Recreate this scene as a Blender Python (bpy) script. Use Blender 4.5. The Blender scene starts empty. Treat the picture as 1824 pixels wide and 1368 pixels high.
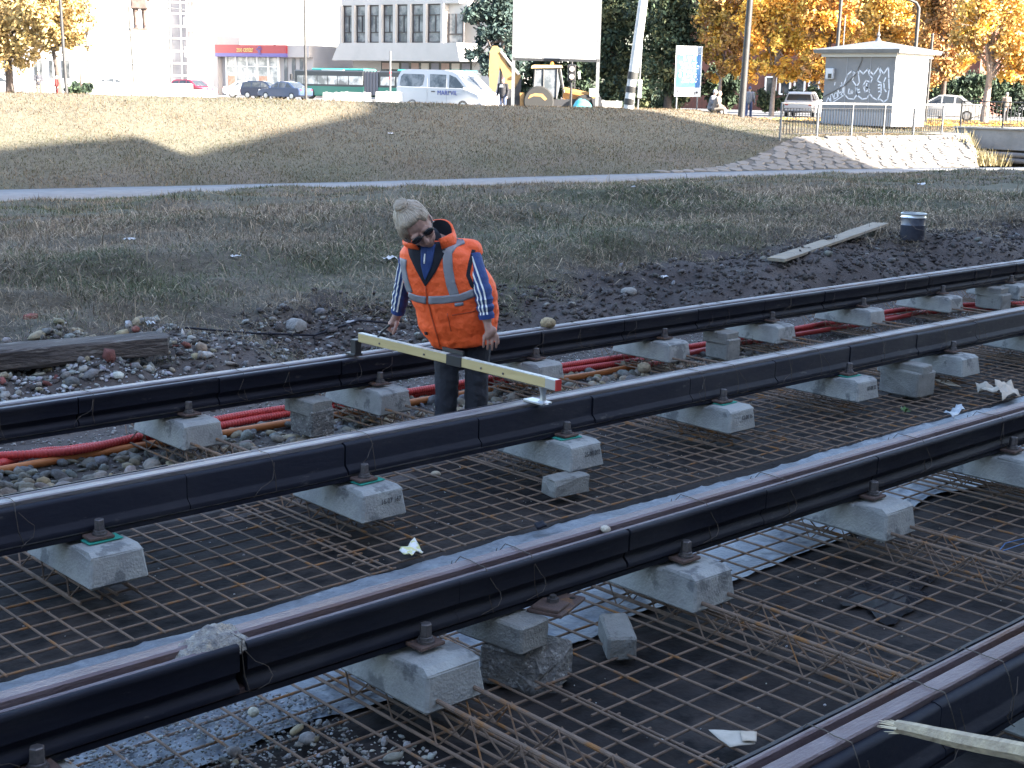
import bpy, bmesh, math, random
import numpy as np
from mathutils import Vector, Matrix, noise as mnoise
from mathutils.bvhtree import BVHTree
random.seed(7); RNG = np.random.default_rng(11)
R_ = math.radians
scene = bpy.context.scene
COL = scene.collection

# ------------------------------------------------------------------ camera
# metres; the rails run along +X, z = 0 is the top of the rails, the camera stands at x = y = 0
EYE = np.array([0.0, 0.0, 1.5355])
CAMR = np.array([[0.733527, 0.12836, -0.66743], [-0.679321, 0.169524, -0.713992], [0.021497, 0.977131, 0.211548]])
cam_d = bpy.data.cameras.new('camera'); cam = bpy.data.objects.new('camera', cam_d); COL.objects.link(cam)
cam_d.sensor_width = 36.0; cam_d.lens = 47.823; cam_d.clip_end = 3000; cam_d.clip_start = 0.05
m4 = Matrix.Identity(4)
for i in range(3):
    for j in range(3): m4[i][j] = CAMR[i][j]
    m4[i][3] = EYE[i]
cam.matrix_world = m4
scene.camera = cam

# ------------------------------------------------------------------ light
SUN_EL = 24.0
sdir = Vector((0.30, -0.954, 0)).normalized()
TOSUN = Vector((sdir.x*math.cos(R_(SUN_EL)), sdir.y*math.cos(R_(SUN_EL)), math.sin(R_(SUN_EL))))
w = bpy.data.worlds.new('World'); scene.world = w; w.use_nodes = True
nt = w.node_tree; bg = nt.nodes['Background']
sky = nt.nodes.new('ShaderNodeTexSky'); sky.sky_type = 'NISHITA'; sky.sun_disc = False
sky.sun_elevation = R_(SUN_EL); sky.sun_rotation = math.atan2(sdir.x, sdir.y) % (2*math.pi)
sky.air_density = 1.0; sky.dust_density = 2.2; sky.ozone_density = 1.0
nt.links.new(sky.outputs[0], bg.inputs[0]); bg.inputs[1].default_value = 0.09
sl = bpy.data.lights.new('sun', 'SUN'); sl.energy = 4.6; sl.angle = R_(0.53); sl.color = (1.0, 0.93, 0.82)
so = bpy.data.objects.new('sun', sl); COL.objects.link(so)
so.rotation_euler = TOSUN.to_track_quat('Z', 'Y').to_euler(); so.location = (0, -40, 60)
scene.view_settings.view_transform = 'Standard'; scene.view_settings.look = 'None'
scene.view_settings.exposure = 3.22; scene.view_settings.gamma = 1.0; scene.view_settings.use_curve_mapping = False
scene.render.engine = 'CYCLES'
scene.render.resolution_x = 1024; scene.render.resolution_y = 768
scene.cycles.max_bounces = 6; scene.cycles.diffuse_bounces = 3; scene.cycles.glossy_bounces = 3

# ------------------------------------------------------------------ helpers
def lin(c):
    return tuple(((v/255)/12.92 if v/255 <= 0.04045 else ((v/255+0.055)/1.055)**2.4) for v in c)
MATS = {}
def M(name, c1, c2=None, sc=6.0, rough=0.7, metal=0.0, bump=0.0, bsc=60.0, lo=0.4, hi=0.65, spec=0.5, attr=None, stretch=None, alpha=1.0, trans=0.0, emit=None, c3=None, sc3=1.0, lo3=0.5, hi3=0.6):
    if name in MATS: return MATS[name]
    m = bpy.data.materials.new(name); m.use_nodes = True; n = m.node_tree; L = n.links
    b = n.nodes['Principled BSDF']
    b.inputs['Roughness'].default_value = rough; b.inputs['Metallic'].default_value = metal
    b.inputs['Specular IOR Level'].default_value = spec
    b.inputs['Alpha'].default_value = alpha; b.inputs['Transmission Weight'].default_value = trans
    geo = n.nodes.new('ShaderNodeNewGeometry'); vec = geo.outputs['Position']
    if stretch:
        mp = n.nodes.new('ShaderNodeVectorMath'); mp.operation = 'MULTIPLY'; mp.inputs[1].default_value = stretch
        L.new(vec, mp.inputs[0]); vec = mp.outputs[0]
    def ramp_noise(scale, lo, hi, det=7.0):
        t = n.nodes.new('ShaderNodeTexNoise'); t.inputs['Scale'].default_value = scale; t.inputs['Detail'].default_value = det
        t.inputs['Roughness'].default_value = 0.62
        L.new(vec, t.inputs['Vector'])
        r = n.nodes.new('ShaderNodeMapRange'); r.inputs['From Min'].default_value = lo; r.inputs['From Max'].default_value = hi
        L.new(t.outputs['Fac'], r.inputs['Value']); return r.outputs[0]
    def mix(f, a, bb, mode='MIX'):
        x = n.nodes.new('ShaderNodeMix'); x.data_type = 'RGBA'; x.blend_type = mode
        L.new(f, x.inputs[0]) if not isinstance(f, float) else setattr(x.inputs[0], 'default_value', f)
        for k, q in ((6, a), (7, bb)):
            if isinstance(q, tuple): x.inputs[k].default_value = q + (1,) if len(q) == 3 else q
            else: L.new(q, x.inputs[k])
        return x.outputs[2]
    out = c1
    if attr:
        a = n.nodes.new('ShaderNodeAttribute'); a.attribute_name = attr; out = a.outputs['Color']
        if c2 is not None: out = mix(ramp_noise(sc, lo, hi), out, mix(1.0, out, c2, 'MULTIPLY'))
    elif c2 is not None:
        out = mix(ramp_noise(sc, lo, hi), c1, c2)
    if c3 is not None: out = mix(ramp_noise(sc3, lo3, hi3), out, c3)
    if isinstance(out, tuple): b.inputs['Base Color'].default_value = out + (1,)
    else: L.new(out, b.inputs['Base Color'])
    if bump:
        t = n.nodes.new('ShaderNodeTexNoise'); t.inputs['Scale'].default_value = bsc; t.inputs['Detail'].default_value = 5
        L.new(vec, t.inputs['Vector'])
        bp = n.nodes.new('ShaderNodeBump'); bp.inputs['Strength'].default_value = bump; bp.inputs['Distance'].default_value = 0.02
        L.new(t.outputs['Fac'], bp.inputs['Height']); L.new(bp.outputs[0], b.inputs['Normal'])
    if emit:
        b.inputs['Emission Color'].default_value = emit[0] + (1,); b.inputs['Emission Strength'].default_value = emit[1]
    MATS[name] = m
    return m

def hull(pts):
    bm = bmesh.new()
    for p in pts: bm.verts.new(p)
    r = bmesh.ops.convex_hull(bm, input=bm.verts)
    bmesh.ops.delete(bm, geom=[v for v in bm.verts if not v.link_faces], context='VERTS')
    bmesh.ops.dissolve_limit(bm, angle_limit=0.02, verts=bm.verts, edges=bm.edges)
    bm.verts.index_update()
    vs = [tuple(v.co) for v in bm.verts]; fs = [[v.index for v in f.verts] for f in bm.faces]
    bm.free(); return vs, fs

class MB:
    """collects shapes, builds ONE mesh object"""
    def __init__(s): s.v = []; s.f = []; s.mi = []; s.m = 0
    def add(s, vs, fs, X=None):
        o = len(s.v)
        for p in vs: s.v.append(tuple(X @ Vector(p)) if X is not None else tuple(p))
        for q in fs: s.f.append([i+o for i in q]); s.mi.append(s.m)
        return s
    def box(s, c, d, rz=0.0, top=(1, 1), X=None, ch=0.0):
        hx, hy, hz = d[0]/2, d[1]/2, d[2]/2
        if ch:
            pts = []
            for a in (-1, 1):
                for b in (-1, 1):
                    for e in (-1, 1):
                        tx, ty = (top if e > 0 else (1, 1))
                        pts += [(a*(hx*tx-ch), b*(hy*ty-ch), e*hz), (a*(hx*tx-ch), b*hy*ty, e*(hz-ch)), (a*hx*tx, b*(hy*ty-ch), e*(hz-ch))]
            vs, fs = hull(pts)
        else:
            vs = []
            for e in (-1, 1):
                tx, ty = (top if e > 0 else (1, 1))
                vs += [(-hx*tx, -hy*ty, e*hz), (hx*tx, -hy*ty, e*hz), (hx*tx, hy*ty, e*hz), (-hx*tx, hy*ty, e*hz)]
            fs = [(3, 2, 1, 0), (4, 5, 6, 7), (0, 1, 5, 4), (1, 2, 6, 5), (2, 3, 7, 6), (3, 0, 4, 7)]
        Y = Matrix.Translation(c) @ Matrix.Rotation(rz, 4, 'Z')
        return s.add(vs, fs, (X @ Y) if X is not None else Y)
    def tube(s, pts, r, n=8, cap=True, X=None, sq=1.0):
        pts = [Vector(p) for p in pts]; k = len(pts)
        rs = r if isinstance(r, (list, tuple)) else [r]*k
        t0 = (pts[1]-pts[0]).normalized(); up = Vector((0, 0, 1)) if abs(t0.z) < 0.9 else Vector((1, 0, 0))
        nx = t0.cross(up).normalized(); vs = []; fs = []
        for i, p in enumerate(pts):
            t = (pts[min(i+1, k-1)]-pts[max(i-1, 0)]).normalized()
            nx = (nx - t*nx.dot(t)).normalized(); ny = t.cross(nx)
            for j in range(n):
                a = 2*math.pi*j/n; vs.append(p + (nx*math.cos(a) + ny*math.sin(a)*sq)*rs[i])
        for i in range(k-1):
            for j in range(n):
                fs.append((i*n+j, i*n+(j+1) % n, (i+1)*n+(j+1) % n, (i+1)*n+j))
        if cap: fs += [tuple(range(n-1, -1, -1)), tuple(range((k-1)*n, k*n))]
        return s.add(vs, fs, X)
    def lathe(s, prof, n=16, X=None, cap=True):
        vs = []; fs = []
        for r, z in prof:
            for j in range(n): a = 2*math.pi*j/n; vs.append((r*math.cos(a), r*math.sin(a), z))
        for i in range(len(prof)-1):
            for j in range(n): fs.append((i*n+j, i*n+(j+1) % n, (i+1)*n+(j+1) % n, (i+1)*n+j))
        if cap: fs += [tuple(range(n-1, -1, -1)), tuple(range((len(prof)-1)*n, len(prof)*n))]
        return s.add(vs, fs, X)
    def prism(s, poly, a, b, axis='y', X=None):
        """poly in the plane across the axis: y -> (x,z), x -> (y,z), z -> (x,y)"""
        n = len(poly)
        def pt(p, t): return (p[0], t, p[1]) if axis == 'y' else (t, p[0], p[1]) if axis == 'x' else (p[0], p[1], t)
        vs = [pt(p, a) for p in poly] + [pt(p, b) for p in poly]
        fs = [tuple(range(n)), tuple(range(2*n-1, n-1, -1))] + [(i, i+n, (i+1) % n+n, (i+1) % n) for i in range(n)]
        return s.add(vs, fs, X)
    def ell(s, c, r, n=12, k=8, X=None):
        vs = []; fs = []
        for i in range(1, k):
            th = math.pi*i/k
            for j in range(n):
                a = 2*math.pi*j/n
                vs.append((c[0]+r[0]*math.sin(th)*math.cos(a), c[1]+r[1]*math.sin(th)*math.sin(a), c[2]+r[2]*math.cos(th)))
        vs += [(c[0], c[1], c[2]+r[2]), (c[0], c[1], c[2]-r[2])]; T_, B_ = len(vs)-2, len(vs)-1
        for i in range(k-2):
            for j in range(n): fs.append((i*n+j, (i+1)*n+j, (i+1)*n+(j+1) % n, i*n+(j+1) % n))
        for j in range(n):
            fs.append((T_, j, (j+1) % n)); fs.append((B_, (k-2)*n+(j+1) % n, (k-2)*n+j))
        return s.add(vs, fs, X)
    def cap(s, p0, p1, r0, r1, n=12, sq=1.0):
        """tapered capsule"""
        p0, p1 = Vector(p0), Vector(p1); t = (p1-p0).normalized()
        pts = []; rs = []
        for a in (-0.999, -0.8, -0.45): pts.append(p0+t*r0*a); rs.append(r0*math.sqrt(1-a*a))
        for a in (0, 0.33, 0.67, 1): pts.append(p0.lerp(p1, a)); rs.append(r0+(r1-r0)*a)
        for a in (0.45, 0.8, 0.999): pts.append(p1+t*r1*a); rs.append(r1*math.sqrt(1-a*a))
        return s.tube(pts, rs, n, True, None, sq)
    def quad(s, a, b, c, d): return s.add([a, b, c, d], [(0, 1, 2, 3)])
    def mesh(s, name, mats, smooth=False):
        me = bpy.data.meshes.new(name); me.from_pydata(s.v, [], s.f)
        for m in (mats if isinstance(mats, (list, tuple)) else [mats]): me.materials.append(m)
        if max(s.mi, default=0) > 0: me.polygons.foreach_set('material_index', s.mi)
        bm = bmesh.new(); bm.from_mesh(me); bmesh.ops.recalc_face_normals(bm, faces=bm.faces); bm.to_mesh(me); bm.free()
        if smooth:
            me.polygons.foreach_set('use_smooth', [True]*len(me.polygons))
            me.set_sharp_from_angle(angle=R_(smooth if smooth is not True else 40))
        return me
    def build(s, name, mats, parent=None, smooth=False, loc=None, rot=None):
        return link(name, s.mesh(name, mats, smooth), parent, loc, rot)

def link(name, me, parent=None, loc=None, rot=None):
    o = bpy.data.objects.new(name, me); COL.objects.link(o)
    if parent: o.parent = parent
    if loc is not None: o.location = loc
    if rot is not None: o.rotation_euler = rot if isinstance(rot, (tuple, list)) else (0, 0, rot)
    return o
def tag(o, label=None, cat=None, group=None, kind=None):
    if label: o['label'] = label
    if cat: o['category'] = cat
    if group: o['group'] = group
    if kind: o['kind'] = kind
    return o
def thing(name, label, cat, loc=(0, 0, 0), rz=0.0, group=None):
    o = bpy.data.objects.new(name, None); o.empty_display_size = 0.1; COL.objects.link(o)
    o.location = loc; o.rotation_euler = (0, 0, rz)
    return tag(o, label, cat, group)
def kids(o): return [c for c in bpy.data.objects if c.parent == o]
def copy_tree(o, parent=None, ch=None):
    c = o.copy(); COL.objects.link(c); c.parent = parent
    for k in (ch[o] if ch and o in ch else kids(o)): copy_tree(k, c, ch)
    return c
def npmesh(name, V, F, mats, col=None, smooth=False):
    """F (n,k) index array, k constant"""
    me = bpy.data.meshes.new(name); V = np.asarray(V, np.float32); F = np.asarray(F, np.int32)
    n, k = F.shape
    me.vertices.add(len(V)); me.vertices.foreach_set('co', V.ravel())
    me.loops.add(n*k); me.loops.foreach_set('vertex_index', F.ravel())
    me.polygons.add(n); me.polygons.foreach_set('loop_start', np.arange(0, n*k, k, dtype=np.int32))
    me.update(calc_edges=True)
    if smooth: me.polygons.foreach_set('use_smooth', np.ones(n, bool))
    for m in (mats if isinstance(mats, (list, tuple)) else [mats]): me.materials.append(m)
    if col is not None:
        a = me.attributes.new('Col', 'FLOAT_COLOR', 'POINT')
        c = np.ones((len(V), 4), np.float32); c[:, :3] = col; a.data.foreach_set('color', c.ravel())
    me.validate(); return me
TMP = bpy.data.scenes.new('workbench')                              # scratch scene for evaluating modifiers
def remesh(mb, name, mats, voxel, smooth_it=2):
    me = bpy.data.meshes.new(name+'_src'); me.from_pydata(mb.v, [], mb.f)
    bm = bmesh.new(); bm.from_mesh(me); bmesh.ops.recalc_face_normals(bm, faces=bm.faces); bm.to_mesh(me); bm.free()
    o = bpy.data.objects.new('tmp', me); TMP.collection.objects.link(o)
    md = o.modifiers.new('r', 'REMESH'); md.mode = 'VOXEL'; md.voxel_size = voxel; md.use_smooth_shade = True
    if smooth_it:
        sm = o.modifiers.new('s', 'SMOOTH'); sm.iterations = smooth_it; sm.factor = 0.5
    vl = TMP.view_layers[0]; vl.update(); dg = vl.depsgraph
    r = bpy.data.meshes.new_from_object(o.evaluated_get(dg)); r.name = name
    bpy.data.objects.remove(o); bpy.data.meshes.remove(me)
    r.materials.clear()
    for m in (mats if isinstance(mats, (list, tuple)) else [mats]): r.materials.append(m)
    r.polygons.foreach_set('use_smooth', [True]*len(r.polygons))
    return r
def text(name, body, size, mat, parent, loc, rot, ext=0.001, sx=1.0, align='CENTER'):
    cu = bpy.data.curves.new(name, 'FONT'); cu.body = body; cu.size = size; cu.extrude = ext; cu.align_x = align; cu.align_y = 'CENTER'
    cu.resolution_u = 3
    o = bpy.data.objects.new('tmp', cu); TMP.collection.objects.link(o)
    vl = TMP.view_layers[0]; vl.update(); dg = vl.depsgraph
    me = bpy.data.meshes.new_from_object(o.evaluated_get(dg)); me.name = name
    bpy.data.objects.remove(o); me.materials.clear(); me.materials.append(mat)
    if sx != 1.0:
        for v in me.vertices: v.co.x *= sx
    return link(name, me, parent, loc, rot)

# pixel-free placing: a sight line of the surveyed photo point, walked out to a distance D in metres
FW = np.array([0.68288508, 0.73052581, 0.0]); RT = np.array([0.73052581, -0.68288508, 0.0])
VIEW = math.atan2(RT[1], RT[0])
def sight(px, py): return CAMR @ np.array([(px-912)/2423.04, -(py-684)/2423.04, -1.0])
def at(px, py, D):
    d = sight(px, py); return EYE + d*(D/float(d @ FW))
def on_z(px, py, z):
    d = sight(px, py); return EYE + d*((z-EYE[2])/d[2])
def on_y(px, py, y):
    d = sight(px, py); return EYE + d*(y/d[1])

# smooth value noise, vectorised
NT = RNG.random((256, 256))
def vn(x, y, scale=1.0, seed=0):
    x = np.asarray(x, float)/scale + seed*17.3; y = np.asarray(y, float)/scale + seed*5.7
    xi = np.floor(x).astype(int); yi = np.floor(y).astype(int); fx = x-xi; fy = y-yi
    fx = fx*fx*(3-2*fx); fy = fy*fy*(3-2*fy)
    a = NT[xi % 256, yi % 256]; b = NT[(xi+1) % 256, yi % 256]; c = NT[xi % 256, (yi+1) % 256]; d = NT[(xi+1) % 256, (yi+1) % 256]
    return (a*(1-fx)+b*fx)*(1-fy) + (c*(1-fx)+d*fx)*fy - 0.5
def ss(a, b, v):
    t = np.clip((v-a)/(b-a), 0, 1); return t*t*(3-2*t)
# ================================================================== the street front behind the photographer (unseen; it shades the tracks, roof lines shaped to cast the shadow edge)
mat_plas = M('grey_plaster', (.42, .40, .37), (.34, .33, .31), sc=.8, rough=.9)
mat_dark_glass = M('window_glass', (.03, .035, .04), rough=.08, spec=.6)
mat_white_frame = M('white_frame', (.75, .75, .74), rough=.6)
def street_block(x0, x1, roof, label, yfr=-12.0, dep=12.0):
    """roof: list of (x, z) of the roof line"""
    root = thing('apartment_block', label, 'building', ((x0+x1)/2, yfr-dep/2, 0), 0, 'apartment blocks behind the pavement'); cx = (x0+x1)/2
    MB().prism([(x0-cx, -.3), (x1-cx, -.3)] + [(x-cx, z) for x, z in reversed(roof)], -dep/2, dep/2, 'y').build('wall', mat_plas, root)
    wm = MB().box((0, 0, 0), (1.5, .06, 1.5)).mesh('window', mat_dark_glass); fm = MB()
    for a in (-1, 1): fm.box((a*.8, 0, 0), (.1, .1, 1.7)); fm.box((0, 0, a*.8), (1.7, .09, .1))
    fm = fm.mesh('frame', mat_white_frame)
    zt = min(z for _, z in roof)
    for j in range(int((zt-1.2)/3.0)):
        n = int((x1-x0-2)/3.6)
        for i in range(n):
            if abs(x0+2.2+i*3.6) > 34: continue
            w_ = link('window', wm, root, (x0-cx+2.2+i*3.6, dep/2+.012, 2.2+3.0*j)); link('frame', fm, w_, (0, .012, 0))
    return root
street_block(-62, 33.4, [(-62, 20.7), (26, 21.2), (33.4, 22.15)], 'long grey apartment block standing behind the photographer')
street_block(33.5, 55.2, [(33.5, 20.9), (44, 24.0), (46, 25.1), (46.2, 25.6), (59.0, 25.6), (59.0, 24.3), (57.2, 22.6), (56.3, 20.8)], 'tall grey unseen apartment block, its overhanging top shaped to cast the slanted shadow edge')  # overhang at the right end is made up to slant the shadow edge
# ================================================================== THE SETTING
ZS = 0.32                                                            # street level
def yn(x):
    x = np.asarray(x, float); e = np.clip(x-32, 0, 28); return 28.85-.07*x-.006*e*e-.336*np.clip(x-60, 0, None)
def yf(x): return yn(x)+2.6+np.clip(22-np.asarray(x, float), 0, 15)*.08
def zc(x): return (1.13-.0107*(x-16.5))*(1-ss(47, 54, x))+ZS*ss(47, 54, x)
def T0(x, y):
    x = np.asarray(x, float); y = np.asarray(y, float); n = yn(x); fa = yf(x)
    near = np.interp(y, [5.0, 6.4, 7.2, 8.4, 9.5, 12, 17], [-.46, -.455, -.44, -.17, -.05, 0, -.22]); near = near + .13*ss(7.2, 10.5, x)*ss(7.1, 8.0, y)*(1-ss(9.0, 11, y))
    t = np.clip((y-17)/(n-17), 0, 1); near = np.where(y > 17, -.22-.78*(t*.85+.15*t*t), near)
    lw = ss(15, 30, x)*ss(9.5, 11, y); near = near*(1-lw)+lw*(-.05-.95*np.clip((y-10)/(n-10), 0, 1))
    s = np.clip((y-fa)/(40-fa), 0, 1); left = -1+(zc(x)+1)*(.75*s+.25*s*s*(3-2*s))
    r = np.clip((y-fa)/(30.4-fa), 0, 1); s2 = np.clip((y-30.4)/9.6, 0, 1); right = -1+r+zc(x)*(s2*s2*(3-2*s2))
    wt = ss(36, 44, x); up = left*(1-wt)+right*wt
    cut = ss(0, 1.2, x-(50.3+(y-27.5)*1.62))*(1-ss(30.5, 31.0, y)); up = up*(1-cut)-1.55*cut
    dn = ss(40, 45, y); up = up*(1-dn)+(ZS-.03)*dn
    near = near-.6*ss(50, 56, x)*ss(20, 23, y); return np.where(y < n, near, np.where(y < fa, -1.0, up))
def T(x, y):
    x = np.asarray(x, float); y = np.asarray(y, float); z = T0(x, y); n = yn(x); fa = yf(x)
    a = ss(8.6, 10.5, y)*(1-ss(-2.5, -.3, y-n))
    z = z + a*(.30*vn(x, y, 2.6, 1)+.17*vn(x, y, 1.0, 2)+.08*vn(x, y, .4, 3))
    # two hummocks of thicker turf on the near bank
    z = z + a*(.16*np.exp(-((x-9.6)**2/1.6+(y-12.0)**2/.7))+.22*np.exp(-((x-14.6)**2/9+(y-12.6)**2/1.2)))
    c = ss(.4, 2.0, y-fa)*(1-ss(38.5, 41, y))*(1-ss(40, 44, x)*(1-ss(31, 33, y)))
    z = z + c*(.12*vn(x, y, 2.8, 4)+.06*vn(x, y, 1.0, 5))
    b = ss(7.0, 7.6, y)*(1-ss(8.8, 10.2, y))
    return z + b*(.16*vn(x, y, .9, 6)+.12*vn(x, y, .35, 7)+.07*vn(x, y, .15, 8)) + .02*(y < 6.6)*vn(x, y, .2, 9)

def ground_at(px, py):
    d = sight(px, py); D = np.arange(6, 60, .02); Q = EYE+D[:, None]*(d/(d @ FW))[None]; return Q[int(np.argmax(Q[:, 2] < T(Q[:, 0], Q[:, 1])))]
def grid_mesh(name, xs, ys, zf, mats, colf=None):
    X, Y = np.meshgrid(xs, ys); Z = zf(X, Y); nx, ny = len(xs), len(ys)
    V = np.stack([X.ravel(), Y.ravel(), Z.ravel()], 1)
    i = (np.arange(ny-1)[:, None]*nx+np.arange(nx-1)[None]).ravel()
    F = np.stack([i, i+1, i+1+nx, i+nx], 1)
    return npmesh(name, V, F, mats, None if colf is None else colf(X.ravel(), Y.ravel()), True)

def lerp3(a, b, t): return np.asarray(a)[None]*(1-t[:, None])+np.asarray(b)[None]*t[:, None]
DIRT = (.058, .046, .044); DIRT2 = (.10, .082, .076); TURF = (.125, .102, .075); TURF2 = (.095, .090, .058)
def GE(x): return .30+.25*ss(9, 5, x)
def ground_col(x, y):
    g = ss(8.3, 9.5, y+GE(x)+1.0*vn(x, y, .8, 12)+.7*vn(x, y, .3, 13))
    soil = lerp3(DIRT, DIRT2, np.clip(.5+1.6*vn(x, y, .6, 14)+.5*ss(6.5, 4.0, x), 0, 1))
    turf = lerp3(TURF, TURF2, np.clip(.5+1.5*vn(x, y, 1.7, 15), 0, 1))
    c = soil*(1-g[:, None])+turf*g[:, None]
    st = (ss(31.5, 33, y))[:, None]
    return c*(1-st)+np.asarray((.125, .112, .078))[None]*st
mat_ground = M('ground_soil', (.1, .1, .1), (.55, .55, .55), sc=9, rough=.95, bump=.6, bsc=45, attr='Col', lo=.35, hi=.7)
xs = np.concatenate([np.arange(-40, 0, 2.0), np.arange(0, 18, .09), np.arange(18, 62, .4), np.arange(62, 121, 3)])
ys = np.concatenate([np.arange(5.3, 11, .09), np.arange(11, 27, .22), np.arange(27, 46.5, .25)])
g = link('ground', grid_mesh('ground', xs, ys, T, mat_ground, ground_col)); tag(g, kind='structure')
mat_far = M('far_ground', (.16, .15, .13), (.11, .105, .10), sc=.4, rough=.95)
o = MB().box((0, 0, -2.6), (3000, 3000, .2)).build('terrain', mat_far); tag(o, kind='structure')
mat_asph = M('asphalt', (.20, .20, .205), (.16, .16, .165), sc=3, rough=.88, bump=.25, bsc=220, c3=(.19, .185, .175), sc3=1.3, lo3=.55, hi3=.75)
# asphalt foot path at the toe of the far bank
pxs = np.arange(-40, 62, .5); V = []; F = []
for k, x in enumerate(pxs):
    a, b = float(yn(x)), float(yf(x)); a += .12*float(vn(x, 3, .8, 31)); b += .12*float(vn(x, 9, .9, 32))
    V += [(x, a-.02, -1.06), (x, a, -.985), (x, (a+b)/2, -.955), (x, b, -.985), (x, b+.02, -1.06)]
    if k:
        for j in range(4): F.append((5*(k-1)+j, 5*k+j, 5*k+j+1, 5*(k-1)+j+1))
o = link('path', npmesh('path', V, F, mat_asph, None, True)); tag(o, kind='structure')
# street on top of the bank, pavement the photographer stands on
o = MB().box((55, 190, ZS-.25), (500, 290.4, .5)).build('street', M('street_asphalt', (.17, .17, .172), (.12, .12, .125), sc=1.2, rough=.9, bump=.2, bsc=90)); tag(o, kind='structure')
mat_pave = M('pavement_concrete', (.3, .29, .27), (.22, .215, .205), sc=2.5, rough=.9, bump=.3, bsc=80)
o = MB().box((10, -5.3, -.2), (160, 12.6, .5)).build('pavement', mat_pave); tag(o, kind='structure')

# dark rubber mat / sealed sub-base the tracks hang over
mat_slab = M('black_mat', (.021, .0175, .0175), (.046, .037, .034), sc=2.2, rough=.8, spec=.18, bump=.35, bsc=30, lo=.42, hi=.62, c3=(.010, .009, .010), sc3=5, lo3=.5, hi3=.62)
xs = np.concatenate([np.arange(-6, 0, .4), np.arange(0, 16, .1), np.arange(16, 60, 1.0)]); ys = np.arange(.98, 5.46, .08)
def slab_z(x, y): return -.452+.014*vn(x, y, .7, 21)+.008*vn(x, y, .22, 22)
o = link('slab', grid_mesh('slab', xs, ys, slab_z, mat_slab)); tag(o, kind='structure')
# ================================================================== THE TRACKS
RY = {1: 6.37, 2: 4.825, 3: 3.222, 4: 1.70}
mat_rail = M('rail_steel', (.125, .088, .095), (.18, .14, .15), sc=14, rough=.5, metal=.5, bump=.25, bsc=140, stretch=(.25, 1, 1), c3=(.13, .07, .05), sc3=7, lo3=.55, hi3=.7)
mat_rail2 = M('rail_steel_pale', (.17, .155, .165), (.24, .225, .235), sc=14, rough=.46, metal=.6, bump=.25, bsc=140, stretch=(.25, 1, 1), c3=(.17, .10, .07), sc3=5, lo3=.58, hi3=.72)  # paler, greyer steel on the two far rails
mat_rub = M('black_rubber', (.011, .012, .021), (.026, .026, .033), sc=4, rough=.55, spec=.14, stretch=(.35, 1, 1), bump=.12, bsc=50, lo=.45, hi=.7, c3=(.075, .07, .068), sc3=20, lo3=.64, hi3=.74)
mat_conc = M('sleeper_concrete', (.335, .335, .325), (.265, .265, .262), sc=9, rough=.85, bump=.35, bsc=90, lo=.42, hi=.6, c3=(.16, .162, .165), sc3=7, lo3=.56, hi3=.62)
mat_rust = M('rusty_bar', (.225, .150, .108), (.15, .105, .08), sc=18, rough=.85, bump=.5, bsc=300, c3=(.30, .135, .045), sc3=9, lo3=.56, hi3=.66)
mat_rustp = M('rusty_plate', (.115, .07, .058), (.075, .05, .045), sc=25, rough=.8, bump=.3, bsc=150, c3=(.2, .095, .04), sc3=15, lo3=.58, hi3=.7)
mat_bolt = M('bolt_steel', (.10, .09, .092), (.16, .14, .14), sc=50, rough=.5, metal=.6)
mat_green = M('green_pad', (.03, .28, .22), rough=.6)
mat_wire = M('tie_wire', (.055, .045, .04), (.10, .075, .06), sc=40, rough=.6, metal=.4)

STEEL = [(-.028, -.005), (-.023, 0), (.020, 0), (.028, -.006), (.031, -.040), (.055, -.042), (.060, -.012), (.066, -.007), (.077, -.009), (.080, -.03), (.07, -.05), (.008, -.065), (.006, -.138), (.02, -.144), (.075, -.152), (.075, -.165), (-.075, -.165), (-.075, -.152), (-.02, -.144), (-.006, -.138), (-.008, -.06), (-.028, -.045)]
PAN_OUT = [(-.0315, -.020), (-.045, -.018), (-.062, -.023), (-.066, -.031), (-.0645, -.112), (-.068, -.119), (-.086, -.135), (-.089, -.141), (-.088, -.156), (-.0775, -.160), (-.0775, -.149), (-.02, -.140), (-.0085, -.135), (-.0105, -.062), (-.0295, -.047)]
PAN_IN = [(.0815, -.009), (.094, -.010), (.0995, -.016), (.0995, -.028), (.0975, -.031), (.0970, -.088), (.077, -.101), (.072, -.118), (.091, -.136), (.094, -.143), (.093, -.156), (.0775, -.160), (.0775, -.149), (.02, -.139), (.0085, -.135), (.0105, -.07), (.072, -.0525), (.0815, -.03)]
def panel_mesh(prof, L, sgn):
    mb = MB(); n = len(prof); k = 7; vs = []; fs = []
    for i in range(k):
        x = L*i/(k-1); e = .0016*math.sin(i*2.1+sgn)
        for (a, z) in prof: vs.append((x, sgn*(a + (e if abs(a) > .04 else 0)), z))
    for i in range(k-1):
        for j in range(n): fs.append((i*n+j, i*n+(j+1) % n, (i+1)*n+(j+1) % n, (i+1)*n+j))
    fs += [tuple(range(n)), tuple(range((k-1)*n, k*n))]
    return mb.add(vs, fs).mesh('rubber_panel', mat_rub, 50)
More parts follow.
